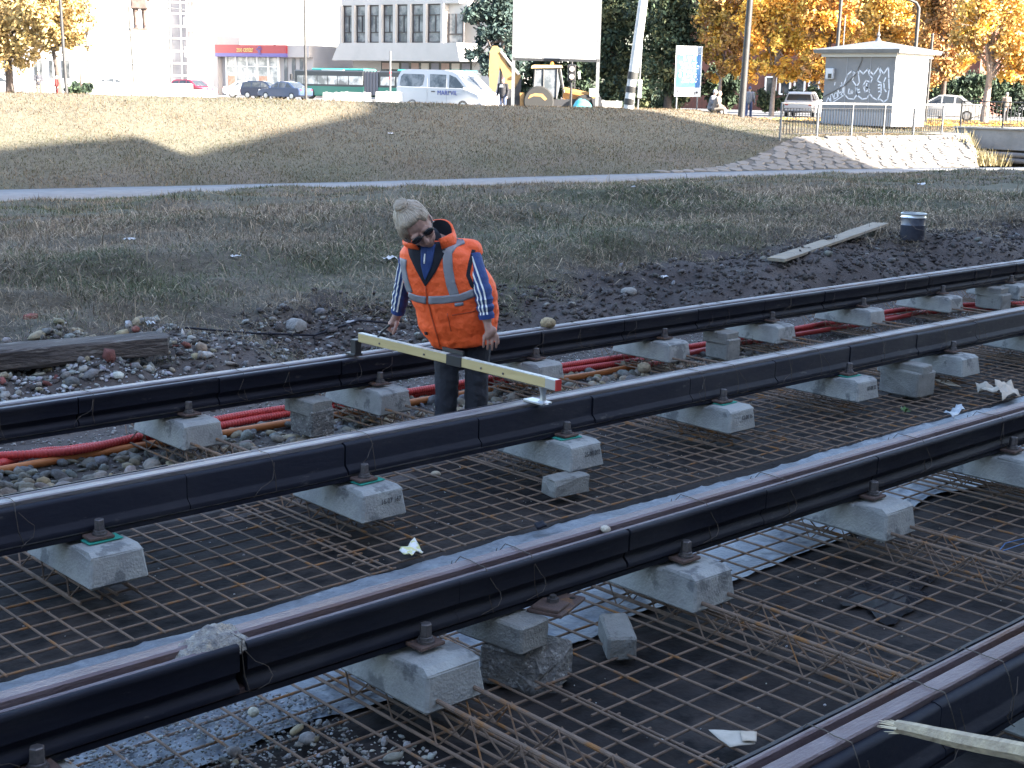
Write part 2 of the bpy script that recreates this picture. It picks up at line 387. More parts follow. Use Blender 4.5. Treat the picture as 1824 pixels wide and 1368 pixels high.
def wire_mesh(sgn, v):
    rr = random.Random(v); mb = MB(); s = sgn
    def J(a): return rr.uniform(-a, a)
    p = [(J(.01), -s*.096, -.155), (J(.01), -s*.092, -.10), (J(.008), -s*.074, -.028), (0, -s*.05, .004), (J(.006), 0, .0035), (J(.006), s*.03, .0035), (J(.008), s*.082, .002), (J(.01), s*.097, -.02), (J(.012), s*.096, -.1), (J(.02), s*.1, -.155)]
    mb.tube(p, .0016, 5)
    for side in (-1, 1):
        x, y, z = J(.01), side*.102, -.05
        q = [(x, side*.098, -.025)]; a = rr.uniform(0, 6)
        for i in range(6):
            a += rr.uniform(.2, .9); x += .028*math.cos(a); z -= .010+.012*abs(math.sin(a)); q.append((x, y+side*rr.uniform(0, .02), z))
        mb.tube(q, .0014, 5)
    return mb.mesh('tie_wire', mat_wire)
SEAM = {1: (2.92, .80), 2: (2.66, .79), 3: (1.90, .81), 4: (2.3, .80)}
RLAB = {1: 'dark grooved tram rail farthest from the camera, beside the dirt bank', 2: 'dark grooved tram rail the near end of the yellow gauge bar stands on',
        3: 'grooved tram rail with rusty purple head and a heap of debris on it', 4: 'grooved tram rail crossing the bottom right corner under the broken timber'}
RAILS = {}
for k, y in RY.items():
    inner = -1 if k in (1, 3) else 1
    root = thing('tram_rail', RLAB[k], 'rail', (0, y, 0), 0, 'tram rails'); RAILS[k] = root
    MB().prism([(inner*a, z) for a, z in STEEL], -3, 34, 'x').build('steel_rail', mat_rail if k > 2 else mat_rail2, root)
    MB().box((15.5, 0, -.175), (37, .164, .018)).build('foot_pad', mat_rub, root)
    s0, st = SEAM[k]
    me_o = panel_mesh(PAN_OUT, st-.008, inner); me_i = panel_mesh(PAN_IN, st-.008, inner)
    ws = [wire_mesh(inner, 10*k+v) for v in range(4)]
    i0 = -5
    for i in range(i0, 27 if k < 4 else 12):
        x = s0+st*i
        if x > 21: break
        for me in (me_o, me_i):
            near = (me is me_i) == (k in (1, 3))
            if not near and x > 9: continue
            p = link('rubber_panel', me, root, (x+random.uniform(0, .005), random.uniform(-.0035, .0035), random.uniform(-.002, .002)), (0, random.uniform(-.002, .002), random.uniform(-.003, .003)))
            if k == 3 and i == 0 and near: p.location.x += .02
        if x < 15:
            for q in (.1, .47):
                if random.random() < .35: continue
                link('tie_wire', random.choice(ws), root, (x+q*st+random.uniform(-.08, .08), 0, 0))

# ---- sleepers: two concrete blocks on lattice girders
def block_mesh(v):
    rr = random.Random(v); mb = MB()
    mb.box((0, 0, -.2615), (.245, .55, .125), top=(.88, .955), ch=.010)
    for s in (-1, 1):
        pts = []
        for x in (-.107, .107):
            pts += [(x, s*.100, -.208), (x*.99, s*.102, -.196), (x*.93, s*.109, -.1885), (x*.93, s*.232, -.1875), (x*.98, s*.260, -.202), (x, s*.262, -.209)]
        vs, fs = hull(pts); mb.add(vs, fs)
    me = mb.mesh('concrete_block', mat_conc)
    for vtx in me.vertices: vtx.co += Vector((rr.uniform(-1, 1), rr.uniform(-1, 1), rr.uniform(-1, 1)))*.0015
    return me
BLK = [block_mesh(i) for i in range(4)]
def fast_mesh(s):
    return (MB().box((0, s*.118, -.172), (.10, .080, .012), ch=.002).mesh('clamp_plate', mat_rustp),
            MB().lathe([(.029, -.167), (.029, -.158), (.024, -.157), (.023, -.148), (.014, -.144)], 14, Matrix.Translation((0, s*.122, 0))).lathe([(.0195, -.146), (.0205, -.142), (.0195, -.107), (.016, -.104)], 6, Matrix.Translation((0, s*.122, 0))).mesh('bolt', mat_bolt),
            MB().box((.005, s*.13, -.1835), (.14, .07, .004)).mesh('green_pad', mat_green))
FAST = {s: fast_mesh(s) for s in (-1, 1)}
def ribbed(mb, a, b, r, n=6, rib=.05): mb.tube([a, b], r, n)
def girder_mesh(y0, y1):
    """one triangular lattice girder seen from the side, along Y, at x = 0"""
    ch = MB(); zz = MB()
    ch.tube([(0, y0, -.290), (0, y1, -.290)], .0078, 8)
    for s in (-1, 1): ch.tube([(s*.042, y0+.02, -.402), (s*.042, y1-.02, -.402)], .0058, 6)
    n = int((y1-y0)/.2)
    for s in (-1, 1):
        p = []
        for i in range(n+1):
            yy = y0+(y1-y0)*i/n; p.append((s*.008, yy, -.284))
            if i < n: p.append((s*.045, yy+(y1-y0)/n*.5, -.404))
        zz.tube(p, .0038, 5)
    return ch.mesh('girder_chord', mat_rust, True), zz.mesh('girder_lattice', mat_rust, True)
def sleeper(x, ya, yb, first, label, group, pads):
    """ya near rail, yb far rail"""
    root = thing('sleeper', label, 'sleeper', (x, (ya+yb)/2, 0), random.uniform(-.012, .012), group)
    h = (yb-ya)/2
    for s in (-1, 1):
        b = link('concrete_block', random.choice(BLK), root, (0, s*h, random.uniform(-.004, .002)), random.choice((0, math.pi)))
        for q in (-1, 1):
            link('clamp_plate', FAST[q][0], root, (0, s*h, 0), random.uniform(-.05, .05)); link('bolt', FAST[q][1], root, (0, s*h, 0))
            if pads and s < 0 and q < 0: link('green_pad', FAST[q][2], root, (0, s*h, 0), random.uniform(-.1, .1))
    for s in (-1, 1):
        for me in GIRD[first]: link(me.name.split('.')[0], me, root, (s*.075, 0, 0))
    return root
GIRD = {'A': girder_mesh(-.7725-.20, .7725+.45), 'B': girder_mesh(-.7725-.20, .7725+.42)}
ordw = ['first', 'second', 'third', 'fourth', 'fifth', 'sixth', 'seventh', 'eighth', 'ninth', 'tenth', 'eleventh', 'twelfth']
SLA = []; SLB = []
for i in range(-1, 11):
    x = 2.245+1.268*i
    nm = {0: 'concrete sleeper on the far track with the leftmost block under the middle rail', 1: 'concrete sleeper stamped 16-07 167, left of the worker', 2: 'concrete sleeper stamped 25-08 202, above the loose concrete lump',
          3: 'concrete sleeper of the far track just right of the gauge bar end', 4: 'concrete sleeper beside the prop of two grey blocks under the middle rail'}.get(i, 'concrete sleeper of the far track, %s to the right of the gauge bar' % ordw[max(i-3, 0)])
    SLA.append(sleeper(x, RY[2], RY[1], 'A', nm, 'sleepers of the far track', i in (0, 1, 2, 3, 4)))
for i in range(-1, 9):
    x = 2.55+1.262*i
    nm = {0: 'near track concrete sleeper with stained block, standing next to the rusty plate', 1: 'near track concrete sleeper behind the loose upright paver', 2: 'near track concrete sleeper above the puddle', 3: 'near track concrete sleeper cut by the right edge of the picture'}.get(i, 'concrete sleeper of the near track, %s beyond the puddle' % ordw[max(i-2, 0)])
    SLB.append(sleeper(x, RY[4], RY[3], 'B', nm, 'sleepers of the near track', False))
mat_ink = M('stencil_ink', (.05, .05, .055), rough=.8)
for i, t in ((1, '16-07 167'), (2, '25-08 202'), (3, '12-08 16'), (4, '07-08 22')):
    text('date_stamp', t, .034, mat_ink, SLA[i+1], (.035, -.7725-.272, -.245), (R_(86.5), 0, 0), .0006, .8)

# ---- reinforcement mats
def bar_mesh(L, r, axis, seed):
    rr = random.Random(seed); n = 7; p = []
    bx = rr.uniform(-.004, .004); bz = rr.uniform(-.003, .003)
    for i in range(n):
        t = i/(n-1); s = math.sin(math.pi*t)
        q = (bx*s+rr.uniform(-.0012, .0012), L*(t-.5), bz*s+rr.uniform(-.001, .001))
        p.append(q if axis == 'y' else (q[1], q[0], q[2]))
    return MB().tube(p, r, 6).mesh('bar', mat_rust, True)
def mat(x0, x1, y0, y1, st, label, z=-.425, sy=None):
    root = thing('rebar_mesh', label, 'rebar mesh', (0, 0, 0), 0, 'reinforcement mats')
    tv = [bar_mesh(y1-y0, .0048, 'y', 50+i) for i in range(4)]; lv = [bar_mesh(x1-x0, .0048, 'x', 70+i) for i in range(3)]
    n = int(round((x1-x0-.06)/st))
    for i in range(n+1):
        link('bar', random.choice(tv), root, (x0+.03+i*st+random.uniform(-.004, .004), (y0+y1)/2+random.uniform(-.01, .01), z+.0082), random.uniform(-.004, .004)+random.choice((0, math.pi)))
    sy = sy or st; n = int((y1-y0-.04)/sy)
    for i in range(n+1):
        link('bar', random.choice(lv), root, ((x0+x1)/2, y0+.02+i*sy+random.uniform(-.004, .004), z), random.uniform(-.002, .002))
a = on_z(69.7, 1184.7, -.417)
X0 = a[0]-.03-.1165*14; Y0 = a[1]-.01
mat(X0, X0+.1165*27+.06, Y0, 5.62, .1165, 'rusty mesh mat at the left between the middle rail and the debris rail')
mat(X0+.1165*26.5, X0+.1165*54, Y0+.015, 5.60, .1165, 'rusty mesh mat under the loose concrete lump', -.414)
mat(X0+.1165*53.5, X0+.1165*84, Y0-.01, 5.63, .1165, 'rusty mesh mat at the right beside the torn paper and the prop')
mat(X0+.1165*83.5, X0+.1165*124, Y0, 5.6, .1165, 'farthest rusty mesh mat at the right edge of the picture', -.414)
mat(.2, 3.05, 1.9, 3.84, .133, 'rusty mesh mat in the bottom left over gravel and under the lattice girder', -.425)
mat(2.95, 5.6, 1.93, 3.80, .133, 'rusty mesh mat in the near track around the puddle', -.414)
mat(5.5, 9.3, 1.95, 3.86, .133, 'rusty mesh mat in the near track by the blue wire', -.425)
# two strays of mesh between the far rails
mat(7.6, 12.8, 5.52, 6.05, .1165, 'rusty mesh strip between the far rails at the right', -.405)

# ---- grey film laid between the two tracks
mat_film = M('grey_plastic_film', (.185, .205, .235), (.125, .14, .165), sc=7, rough=.34, bump=.5, bsc=26, c3=(.27, .295, .33), sc3=11, lo3=.55, hi3=.7)
xs = np.concatenate([np.arange(-.6, 8, .022), np.arange(8, 15, .05)]); ys = np.linspace(0, 1, 46)
def film_z(X, Y): return 0*X
X, Yt = np.meshgrid(xs, ys)
lo = 3.27+.30*vn(X, 0*X, 1.3, 41)+.10*vn(X, 0*X, .3, 42); hi = Y0+.0+.04*vn(X, 0*X+4, .8, 43)+.012*vn(X, 0*X+4, .2, 44)
Y = lo+(hi-lo)*Yt
rid = 1-np.abs(2*vn(X+.5*vn(X, Y, .5, 49), Y*1.6, .23, 45)); rid2 = 1-np.abs(2*vn(X*1.4, Y+.2*vn(X, Y, .2, 48), .09, 46))
Z = -.444+.009*rid**3+.005*rid2**2+.010*vn(X, Y, .6, 47)+.004*(Yt > .97)
V = np.stack([X.ravel(), Y.ravel(), Z.ravel()], 1); nx = len(xs)
i = (np.arange(len(ys)-1)[:, None]*nx+np.arange(nx-1)[None]).ravel()
o = link('plastic_film', npmesh('plastic_film', V, np.stack([i, i+1, i+1+nx, i+nx], 1), mat_film, None, True))
tag(o, 'crinkled grey blue plastic film strip lying along the debris rail between the tracks', 'plastic film')
# ---- water standing on the mat
c = on_z(1590, 1062, -.447); mb = MB(); pts = []
for i in range(40):
    t = 2*math.pi*i/40; r = 1+.22*math.sin(3*t+1)+.14*math.sin(5*t)+.1*math.sin(9*t+2)
    pts.append((c[0]+.30*r*math.cos(t)*.9+.12*math.sin(t), c[1]+.15*r*math.sin(t), -.4375))
pts.append((c[0], c[1], -.4375)); mb.add(pts, [(40, i, (i+1) % 40) for i in range(40)])
o = mb.build('puddle', M('water', (.03, .03, .034), rough=.04, spec=1.0)); tag(o, kind='structure')
if o.data.polygons[0].normal.z < 0: o.data.flip_normals()
# ================================================================== STONES, PIPES AND THINGS LYING ABOUT
_t = (1+5**.5)/2
ICO_V = np.array([(-1, _t, 0), (1, _t, 0), (-1, -_t, 0), (1, -_t, 0), (0, -1, _t), (0, 1, _t), (0, -1, -_t), (0, 1, -_t), (_t, 0, -1), (_t, 0, 1), (-_t, 0, -1), (-_t, 0, 1)])/math.sqrt(1+_t*_t)
ICO_F = np.array([(0, 11, 5), (0, 5, 1), (0, 1, 7), (0, 7, 10), (0, 10, 11), (1, 5, 9), (5, 11, 4), (11, 10, 2), (10, 7, 6), (7, 1, 8), (3, 9, 4), (3, 4, 2), (3, 2, 6), (3, 6, 8), (3, 8, 9), (4, 9, 5), (2, 4, 11), (6, 2, 10), (8, 6, 7), (9, 8, 1)])
def _sub(V, F):
    V = list(map(tuple, V)); c = {}; G = []
    def mid(a, b):
        k = (min(a, b), max(a, b))
        if k not in c: p = np.array(V[a])+np.array(V[b]); V.append(tuple(p/np.linalg.norm(p))); c[k] = len(V)-1
        return c[k]
    for a, b, d in F:
        x, y, z = mid(a, b), mid(b, d), mid(d, a); G += [(a, x, z), (b, y, x), (d, z, y), (x, y, z)]
    return np.array(V), np.array(G)
ICO2_V, ICO2_F = _sub(ICO_V, ICO_F)
def rots(n):
    q = RNG.normal(size=(n, 4)); q /= np.linalg.norm(q, axis=1)[:, None]; a, b, c, d = q.T
    return np.stack([np.stack([1-2*(c*c+d*d), 2*(b*c-a*d), 2*(b*d+a*c)], 1), np.stack([2*(b*c+a*d), 1-2*(b*b+d*d), 2*(c*d-a*b)], 1), np.stack([2*(b*d-a*c), 2*(c*d+a*b), 1-2*(b*b+c*c)], 1)], 1)
OCT_V = np.array([(1, 0, 0), (-1, 0, 0), (0, 1, 0), (0, -1, 0), (0, 0, 1), (0, 0, -1), (.6, .6, .6), (-.6, .55, .6)]); OCT_F = np.array([(0, 2, 6), (2, 4, 6), (4, 0, 6), (2, 1, 7), (1, 4, 7), (4, 2, 7), (1, 3, 4), (3, 0, 4), (2, 0, 5), (1, 2, 5), (3, 1, 5), (0, 3, 5)])
def stones(name, P, S, C, mat, label, jag=.28, flat=.62, fine=False, low=False):
    BV, BF = (ICO2_V, ICO2_F) if fine else (OCT_V, OCT_F) if low else (ICO_V, ICO_F); n = len(P); k = len(BV)
    sc = RNG.uniform(.72, 1.25, (n, 3)); sc[:, 2] *= flat
    V = BV[None]*(1+RNG.uniform(-jag, jag, (n, k))[:, :, None])*sc[:, None, :]*S[:, None, None]
    Q = rots(n); yaw = RNG.uniform(0, 6.28, n)
    Z = np.zeros((n, 3, 3)); Z[:, 0, 0] = np.cos(yaw); Z[:, 0, 1] = -np.sin(yaw); Z[:, 1, 0] = np.sin(yaw); Z[:, 1, 1] = np.cos(yaw); Z[:, 2, 2] = 1
    tilt = Z*.75+Q*.25
    V = np.einsum('nij,nkj->nki', tilt, V)+P[:, None, :]
    F = BF[None]+(np.arange(n)*k)[:, None, None]
    col = np.repeat(C, k, 0)
    o = link(name, npmesh(name, V.reshape(-1, 3), F.reshape(-1, 3), mat, col, fine)); tag(o, label, 'stones', kind='stuff'); return o
mat_stone = M('stone', (.3, .3, .3), (.6, .6, .62), sc=30, rough=.9, bump=.4, bsc=120, attr='Col')
def cols(n, pal, j=.18):
    pal = np.array(pal); c = pal[RNG.integers(0, len(pal), n)]; return np.clip(c*RNG.uniform(1-j*1.5, 1+j*1.5, (n, 1))*RNG.uniform(1-j*.3, 1+j*.3, (n, 3)), .01, .9)
GREYS = [(.24, .235, .23), (.18, .175, .17), (.30, .29, .28), (.20, .19, .175)]
TAN = [(.36, .29, .20), (.30, .25, .18), (.25, .215, .165), (.22, .205, .185), (.33, .30, .26)]
SOILC = [(.062, .050, .047), (.08, .066, .062), (.052, .042, .04), (.10, .088, .085)]
def scatter(n, x0, x1, y0, y1, zf, s0, s1, p=2.2):
    x = RNG.uniform(x0, x1, n); y = RNG.uniform(y0, y1, n); s = s0+(s1-s0)*RNG.random(n)**p
    return np.stack([x, y, zf(x, y)+s*.25], 1), s
P, S = scatter(13000, 1.6, 12, 5.9, 7.5, T, .006, .02); stones('gravel', P, S, cols(len(P), GREYS+[(.36, .35, .34)]), mat_stone, 'fine grey gravel bed between and behind the far rails', low=True)
P, S = scatter(900, 1.8, 8.8, 6.1, 6.72, T, .022, .06, 1.6); stones('cobbles', P, S, cols(len(P), TAN+GREYS[:2]), mat_stone, 'rounded tan and grey cobbles between the far rails', .12, .7, True)
# rubble and soil behind the far rail
P, S = scatter(4600, 2.4, 6.8, 7.2, 8.4, T, .007, .034, 3.2); stones('rubble', P, S, cols(len(P), GREYS+SOILC+[(.42, .42, .42)]), mat_stone, 'broken grey rubble and dirt behind the far rail at the left')
P, S = scatter(200, 2.6, 4.6, 7.6, 8.6, T, .03, .065); stones('rubble', P, S, cols(len(P), TAN+GREYS+[(.48, .47, .45), (.22, .075, .06)]), mat_stone, 'bigger pale stones and brick bits in front of the old timber', .25, .75, False)
P, S = scatter(900, 2.8, 4.2, 7.3, 8.2, T, .008, .03); stones('rubble', P, S, cols(len(P), [(.5, .51, .53), (.42, .43, .45), (.36, .36, .37)]), mat_stone, 'patch of whitish crushed mortar behind the far rail at the left')
P, S = scatter(9500, 5.2, 17.5, 7.2, 8.6, T, .006, .045, 3.4); stones('soil_clods', P, S, cols(len(P), SOILC), mat_stone, 'dark brown soil clods of the dug bank behind the far rail', .5, .8, low=True)
P, S = scatter(200, 5.5, 17.5, 7.8, 8.8, T, .02, .06, 2.5); stones('soil_clods', P, S, cols(len(P), GREYS+SOILC), mat_stone, 'grey stones along the top of the dug bank', .25, .7)
# gravel over the mat in the bottom left
def gz(x, y): return -.45+.03*np.clip(1-((x-1.7)/1.0)**2, 0, 1)+0*y
P, S = scatter(7500, .5, 2.55, 2.7, 3.78, gz, .005, .014); k = (P[:, 0] < 2.15+.5*vn(P[:, 0], P[:, 1], .4, 51)+.35*(P[:, 1]-3.2)); stones('gravel', P[k], S[k], cols(int(k.sum()), GREYS+[(.36, .36, .37)]), mat_stone, 'grey gravel spilled over the mesh in the bottom left', low=True)
P, S = scatter(70, .9, 2.4, 2.75, 3.3, gz, .015, .034); stones('cobbles', P, S, cols(70, TAN+GREYS), mat_stone, 'rounded pebbles among the gravel at the bottom left', .12, .75, True)
# pale crumbs on the black mat
P, S = scatter(420, 1.2, 9, 2.0, 3.8, lambda x, y: -.447+0*x, .003, .009, 3); stones('crumbs', P, S, cols(420, [(.55, .53, .5), (.45, .44, .43), (.4, .33, .25)]), mat_stone, 'pale mortar crumbs strewn over the black mat of the near track')
P, S = scatter(320, 1.8, 10, 4.4, 5.4, lambda x, y: -.447+0*x, .003, .008, 3); stones('crumbs', P, S, cols(320, [(.55, .53, .5), (.45, .44, .43), (.4, .33, .25)]), mat_stone, 'pale mortar crumbs strewn over the black mat between the tracks')
P, S = scatter(500, 1.75, 2.45, 2.75, 3.15, lambda x, y: -.447+0*x, .004, .016, 2); stones('crumbs', P, S, cols(500, [(.55, .52, .47), (.48, .46, .43)]), mat_stone, 'spilled cream mortar under the mesh near the bottom edge')

# ---- pipes between the far rails
mat_red = M('red_conduit', (.48, .045, .040), (.40, .038, .035), sc=10, rough=.5)
mat_orange = M('orange_pipe', (.55, .18, .05), (.46, .14, .04), sc=6, rough=.55)
def corrugated(name, pts, r, label):
    p = [Vector(q) for q in pts]; out = []; rs = []
    for a in range(len(p)-1):
        q0 = p[max(a-1, 0)]; q1 = p[a]; q2 = p[a+1]; q3 = p[min(a+2, len(p)-1)]; L = (q2-q1).length; n = max(4, int(L/.0062))
        for i in range(n):
            t = i/n; t2 = t*t; t3 = t2*t
            out.append(.5*((2*q1)+(q2-q0)*t+(2*q0-5*q1+4*q2-q3)*t2+(3*q1-q0-3*q2+q3)*t3)); rs.append(r*(1.0 if len(out) % 3 else .87))
    o = MB().tube(out, rs, 10).build(name, mat_red, None, True); tag(o, label, 'pipe', 'red conduits between the far rails'); return o
z0 = -.415
def bedline(pix, z): return [tuple(on_z(px, py, z)) for px, py in pix]
corrugated('conduit', [(1.0, 5.78, z0)] + bedline([(0, 826), (130, 800), (245, 785), (400, 757), (520, 735), (640, 718), (820, 690), (1000, 662), (1150, 640)], z0)+[tuple(on_z(1350, 604, z0-.01)), tuple(on_z(1650, 557, z0-.02)), (13, 6.0, z0)], .024, 'red corrugated conduit running nearest the orange pipe')
corrugated('conduit', [(1.2, 6.05, z0+.02)] + bedline([(-60, 818), (0, 812), (130, 803), (260, 775), (400, 745), (525, 725), (700, 702), (850, 678), (1000, 652), (1150, 630), (1300, 606), (1450, 580), (1640, 548)], z0+.03)+[(13, 6.15, z0)], .023, 'red corrugated conduit running on top, closer to the far rail')
corrugated('conduit', bedline([(1140, 655), (1260, 622), (1420, 596), (1560, 573), (1700, 545)], z0+.02), .020, 'short red conduit at the right between the far rails')
p = bedline([(-150, 868), (0, 838), (120, 816), (260, 793), (400, 772), (530, 750), (650, 732), (760, 712), (900, 690), (1050, 668), (1200, 640)], z0-.01)
o = MB().tube(p, .022, 10).build('orange_pipe', mat_orange, None, True); tag(o, 'smooth orange plastic pipe between the far rails', 'pipe')
# thin cable on the dirt behind the far rail
p = [(x, y, float(T(x, y))+.03) for x, y in [tuple(on_z(px, py, -.2)[:2]) for px, py in ((330, 600), (450, 597), (560, 585), (640, 578), (700, 574))]]
o = MB().tube(p, .008, 6).build('black_cable', mat_rub, None, True); tag(o, 'thin black cable lying on the dirt left of the worker', 'cable')

# ---- concrete props under the rails
mat_pav = M('paver_concrete', (.27, .265, .25), (.205, .20, .195), sc=12, rough=.9, bump=.5, bsc=120, c3=(.15, .145, .14), sc3=20, lo3=.58, hi3=.7)
mat_brk = M('broken_stone', (.20, .19, .18), (.12, .115, .115), sc=22, rough=.95, bump=1.0, bsc=70, c3=(.33, .32, .31), sc3=45, lo3=.55, hi3=.62)
def rough_block(name, c, d, rz, mat, parent=None, ch=.008, jit=.004, seed=1, cut=None, tilt=0.0):
    me = MB().box((0, 0, 0), d, ch=ch).mesh(name, mat)
    bm = bmesh.new(); bm.from_mesh(me)
    bmesh.ops.triangulate(bm, faces=bm.faces); bmesh.ops.subdivide_edges(bm, edges=[e for e in bm.edges if e.calc_length() > .03], cuts=2)
    for v in bm.verts:
        n = mnoise.noise_vector(v.co*28+Vector((seed*3.1, 0, 0))); v.co += n*jit
        if cut and v.co.dot(Vector(cut[0])) > cut[1]:
            v.co -= Vector(cut[0])*(v.co.dot(Vector(cut[0]))-cut[1]); v.co += mnoise.noise_vector(v.co*45)*jit*2.2
    bm.to_mesh(me); bm.free()
    return link(name, me, parent, c, (tilt, 0, rz))
t = thing('brick_prop', 'prop of a grey paver on a broken stone under the debris rail', 'prop', (2.98, 3.13, -.44))
rough_block('paver', (-.02, .06, .195), (.145, .30, .10), .10, mat_pav, t, seed=2)
rough_block('stone', (.035, -.01, .07), (.20, .26, .145), .35, mat_brk, t, .012, .012, 3, ((-.55, -.75, .35), .075))
o = thing('base_plate', 'rusty steel rail plate with a bolt lying on the paver prop', 'steel plate', (3.13, 3.10, -.193), .35)
MB().box((0, 0, .006), (.20, .13, .014), ch=.003).build('plate', mat_rustp, o); MB().box((-.05, .0, .019), (.095, .10, .014), ch=.003).build('clamp', mat_rustp, o)
MB().lathe([(.021, .026), (.021, .04), (.012, .041), (.012, .05)], 6).build('nut', mat_bolt, o, loc=(-.03, 0, 0)); MB().lathe([(.011, .0125), (.011, .0142)], 12).build('hole', M('hole_black', (.01, .01, .01)), o, loc=(.065, -.03, 0))
c = on_z(1107, 1148, -.385)
o = rough_block('loose_paver', (c[0]+.02, c[1]+.04, -.373), (.105, .195, .095), VIEW+.12, mat_pav, None, .009, .003, 5, None, .10); tag(o, 'loose grey concrete paver lying on the mesh in the near track', 'paver')
c = on_z(1012, 880, -.40)
o = rough_block('concrete_lump', (c[0]+.03, c[1]+.05, -.365), (.22, .115, .095), VIEW+.62, mat_pav, None, .007, .006, 6, ((-.8, 0, .6), .10)); tag(o, 'broken concrete lump on the mesh below the middle rail', 'concrete lump')
def prop(c, label, up, lo, seed, rz=0.0):
    t = thing('brick_prop', label, 'prop', (c[0], c[1], -.45), rz)
    rough_block('paver', (0, .04, .255-up[2]/2), up, .05, mat_pav, t, seed=seed); rough_block('stone', (.01, .02, .13-.005), (lo[0], lo[1], .255-up[2]+.01-.12 if False else lo[2]), -.06, mat_pav if seed % 2 else mat_brk, t, .01, .007, seed+1)
prop(on_y(1618, 690, 4.72), 'prop of two grey blocks under the middle rail at the right', (.13, .34, .085), (.21, .30, .17), 11)
prop(on_y(557, 750, 6.25), 'prop of two blocks under the far rail left of the worker', (.15, .26, .09), (.15, .24, .16), 14)
prop(on_y(1290, 620, 6.25), 'prop of stone and brick under the far rail right of the gauge bar', (.16, .22, .09), (.15, .22, .16), 17)
prop(on_y(1772, 530, 6.25), 'prop of two blocks under the far rail at the right edge', (.16, .26, .09), (.17, .28, .15), 19)

# ---- small loose things
def lump(name, c, r, col, label, cat, seed=1, flat=.7):
    mb = MB(); V = ICO2_V*np.array([r, r*.85, r*flat]); vs = [tuple(Vector(v)*(1+.35*mnoise.noise(Vector(v)*14+Vector((seed, 0, 0))))) for v in V]
    mb.add(vs, [tuple(f) for f in ICO2_F]); o = mb.build(name, M('lump_%s' % label[:18], col, tuple(.6*x for x in col), sc=40, rough=.9, bump=.4, bsc=90), None, True, c, seed*.7); tag(o, label, cat); return o
c = on_z(984, 578, .02); lump('stone', (c[0], RY[1]-.01, .026), .052, (.36, .28, .17), 'round tan stone sitting on the far rail', 'stone', 3)
c = on_z(775, 845, -.41); lump('stone', c, .028, (.40, .33, .24), 'small tan stone on the mesh under the middle rail', 'stone', 4)
c = on_z(1147, 655, -.36); lump('stone', c, .055, (.30, .245, .17), 'tan stone lying on the red conduits', 'stone', 5)
c = on_z(450, 1268, -.40); lump('stone', c, .022, (.52, .48, .38), 'cream pebble on the film at the bottom left', 'stone', 6)
c = on_z(1077, 940, .0); lump('mortar_crumb', (c[0], RY[3]-.04, -.004), .02, (.55, .48, .40), 'crumb of cream mortar in the groove of the debris rail', 'mortar', 7)
c = on_z(390, 1140, 0)
xs = np.linspace(-.17, .13, 34); ys = np.linspace(-.092, .030, 18)
def heapz(x, y): return np.clip(.030*np.exp(-(x/.085)**2-((y+.01)/.06)**2)+.022*vn(x, y, .03, 61)+.016*vn(x, y, .012, 62)-.009-.05*np.clip((np.abs(x+.02)-.10)/.10, 0, 1)-.03*np.clip((np.abs(y+.03)-.045)/.016, 0, 1), -.04, .2)
me = grid_mesh('debris_heap', xs, ys, heapz, M('mortar_debris', (.46, .42, .38), (.2, .19, .195), sc=45, rough=.95, bump=1, bsc=160, c3=(.58, .48, .38), sc3=30, lo3=.55, hi3=.65))
o = link('debris_heap', me, None, (c[0], RY[3]+.0, .0)); tag(o, 'heap of mortar debris spilled on the near track rail at the left', 'debris')
def sheet(name, pix, z, mat, label, cat, curl=.02, n=9, seed=0, thick=.002):
    """crumpled sheet spanned by four ground corners"""
    A = [np.array(on_z(px, py, z)) for px, py in pix]; V = []; F = []
    for j in range(n):
        for i in range(n):
            u, v = i/(n-1), j/(n-1); p = (A[0]*(1-u)+A[1]*u)*(1-v)+(A[3]*(1-u)+A[2]*u)*v
            q = Vector((p[0]*9+seed, p[1]*9, 0)); V.append((p[0], p[1], p[2]+.004+curl*(.6+mnoise.noise(q*1.6)+.5*mnoise.noise(q*3.5))))
    for j in range(n-1):
        for i in range(n-1): F.append((j*n+i, j*n+i+1, (j+1)*n+i+1, (j+1)*n+i))
    mb = MB(); mb.add(V, F); o = mb.build(name, mat, None, True)
    md = o.modifiers.new('s', 'SOLIDIFY'); md.thickness = thick
    tag(o, label, cat); return o
mat_paper = M('paper', (.52, .46, .39), (.42, .37, .31), sc=14, rough=.9)
mat_card = M('cardboard', (.52, .43, .34), (.42, .34, .27), sc=14, rough=.9)
sheet('paper_scrap', [(1262, 1305), (1338, 1306), (1345, 1328), (1300, 1334)], -.40, mat_paper, 'pale paper scrap on the mesh in the near track bottom right', 'paper', .006, 7, 1)
sheet('paper_scrap', [(1318, 1306), (1348, 1308), (1347, 1326), (1322, 1324)], -.394, mat_card, 'smaller brown paper scrap half under the pale one', 'paper', .006, 6, 7)
sheet('snack_wrapper', [(711, 990), (738, 972), (754, 984), (733, 1000)], -.40, M('wrapper', (.62, .58, .25), (.75, .72, .68), sc=30, rough=.35, lo=.47, hi=.53), 'crumpled yellow and white wrapper on the mesh between the tracks', 'wrapper', .03, 9, 2)
sheet('torn_paper', [(1770, 692), (1800, 687), (1818, 712), (1785, 716)], -.40, mat_card, 'torn brown cardboard beside the right edge between the tracks', 'cardboard', .05, 8, 3)
sheet('torn_paper', [(1735, 690), (1770, 700), (1785, 707), (1745, 702)], -.40, mat_paper, 'twisted strip of pale paper left of the torn cardboard', 'paper', .05, 8, 4)
sheet('torn_paper', [(1664, 678), (1690, 680), (1712, 692), (1690, 690)], -.40, mat_card, 'flat brown paper strip beside the block prop', 'paper', .01, 6, 5)
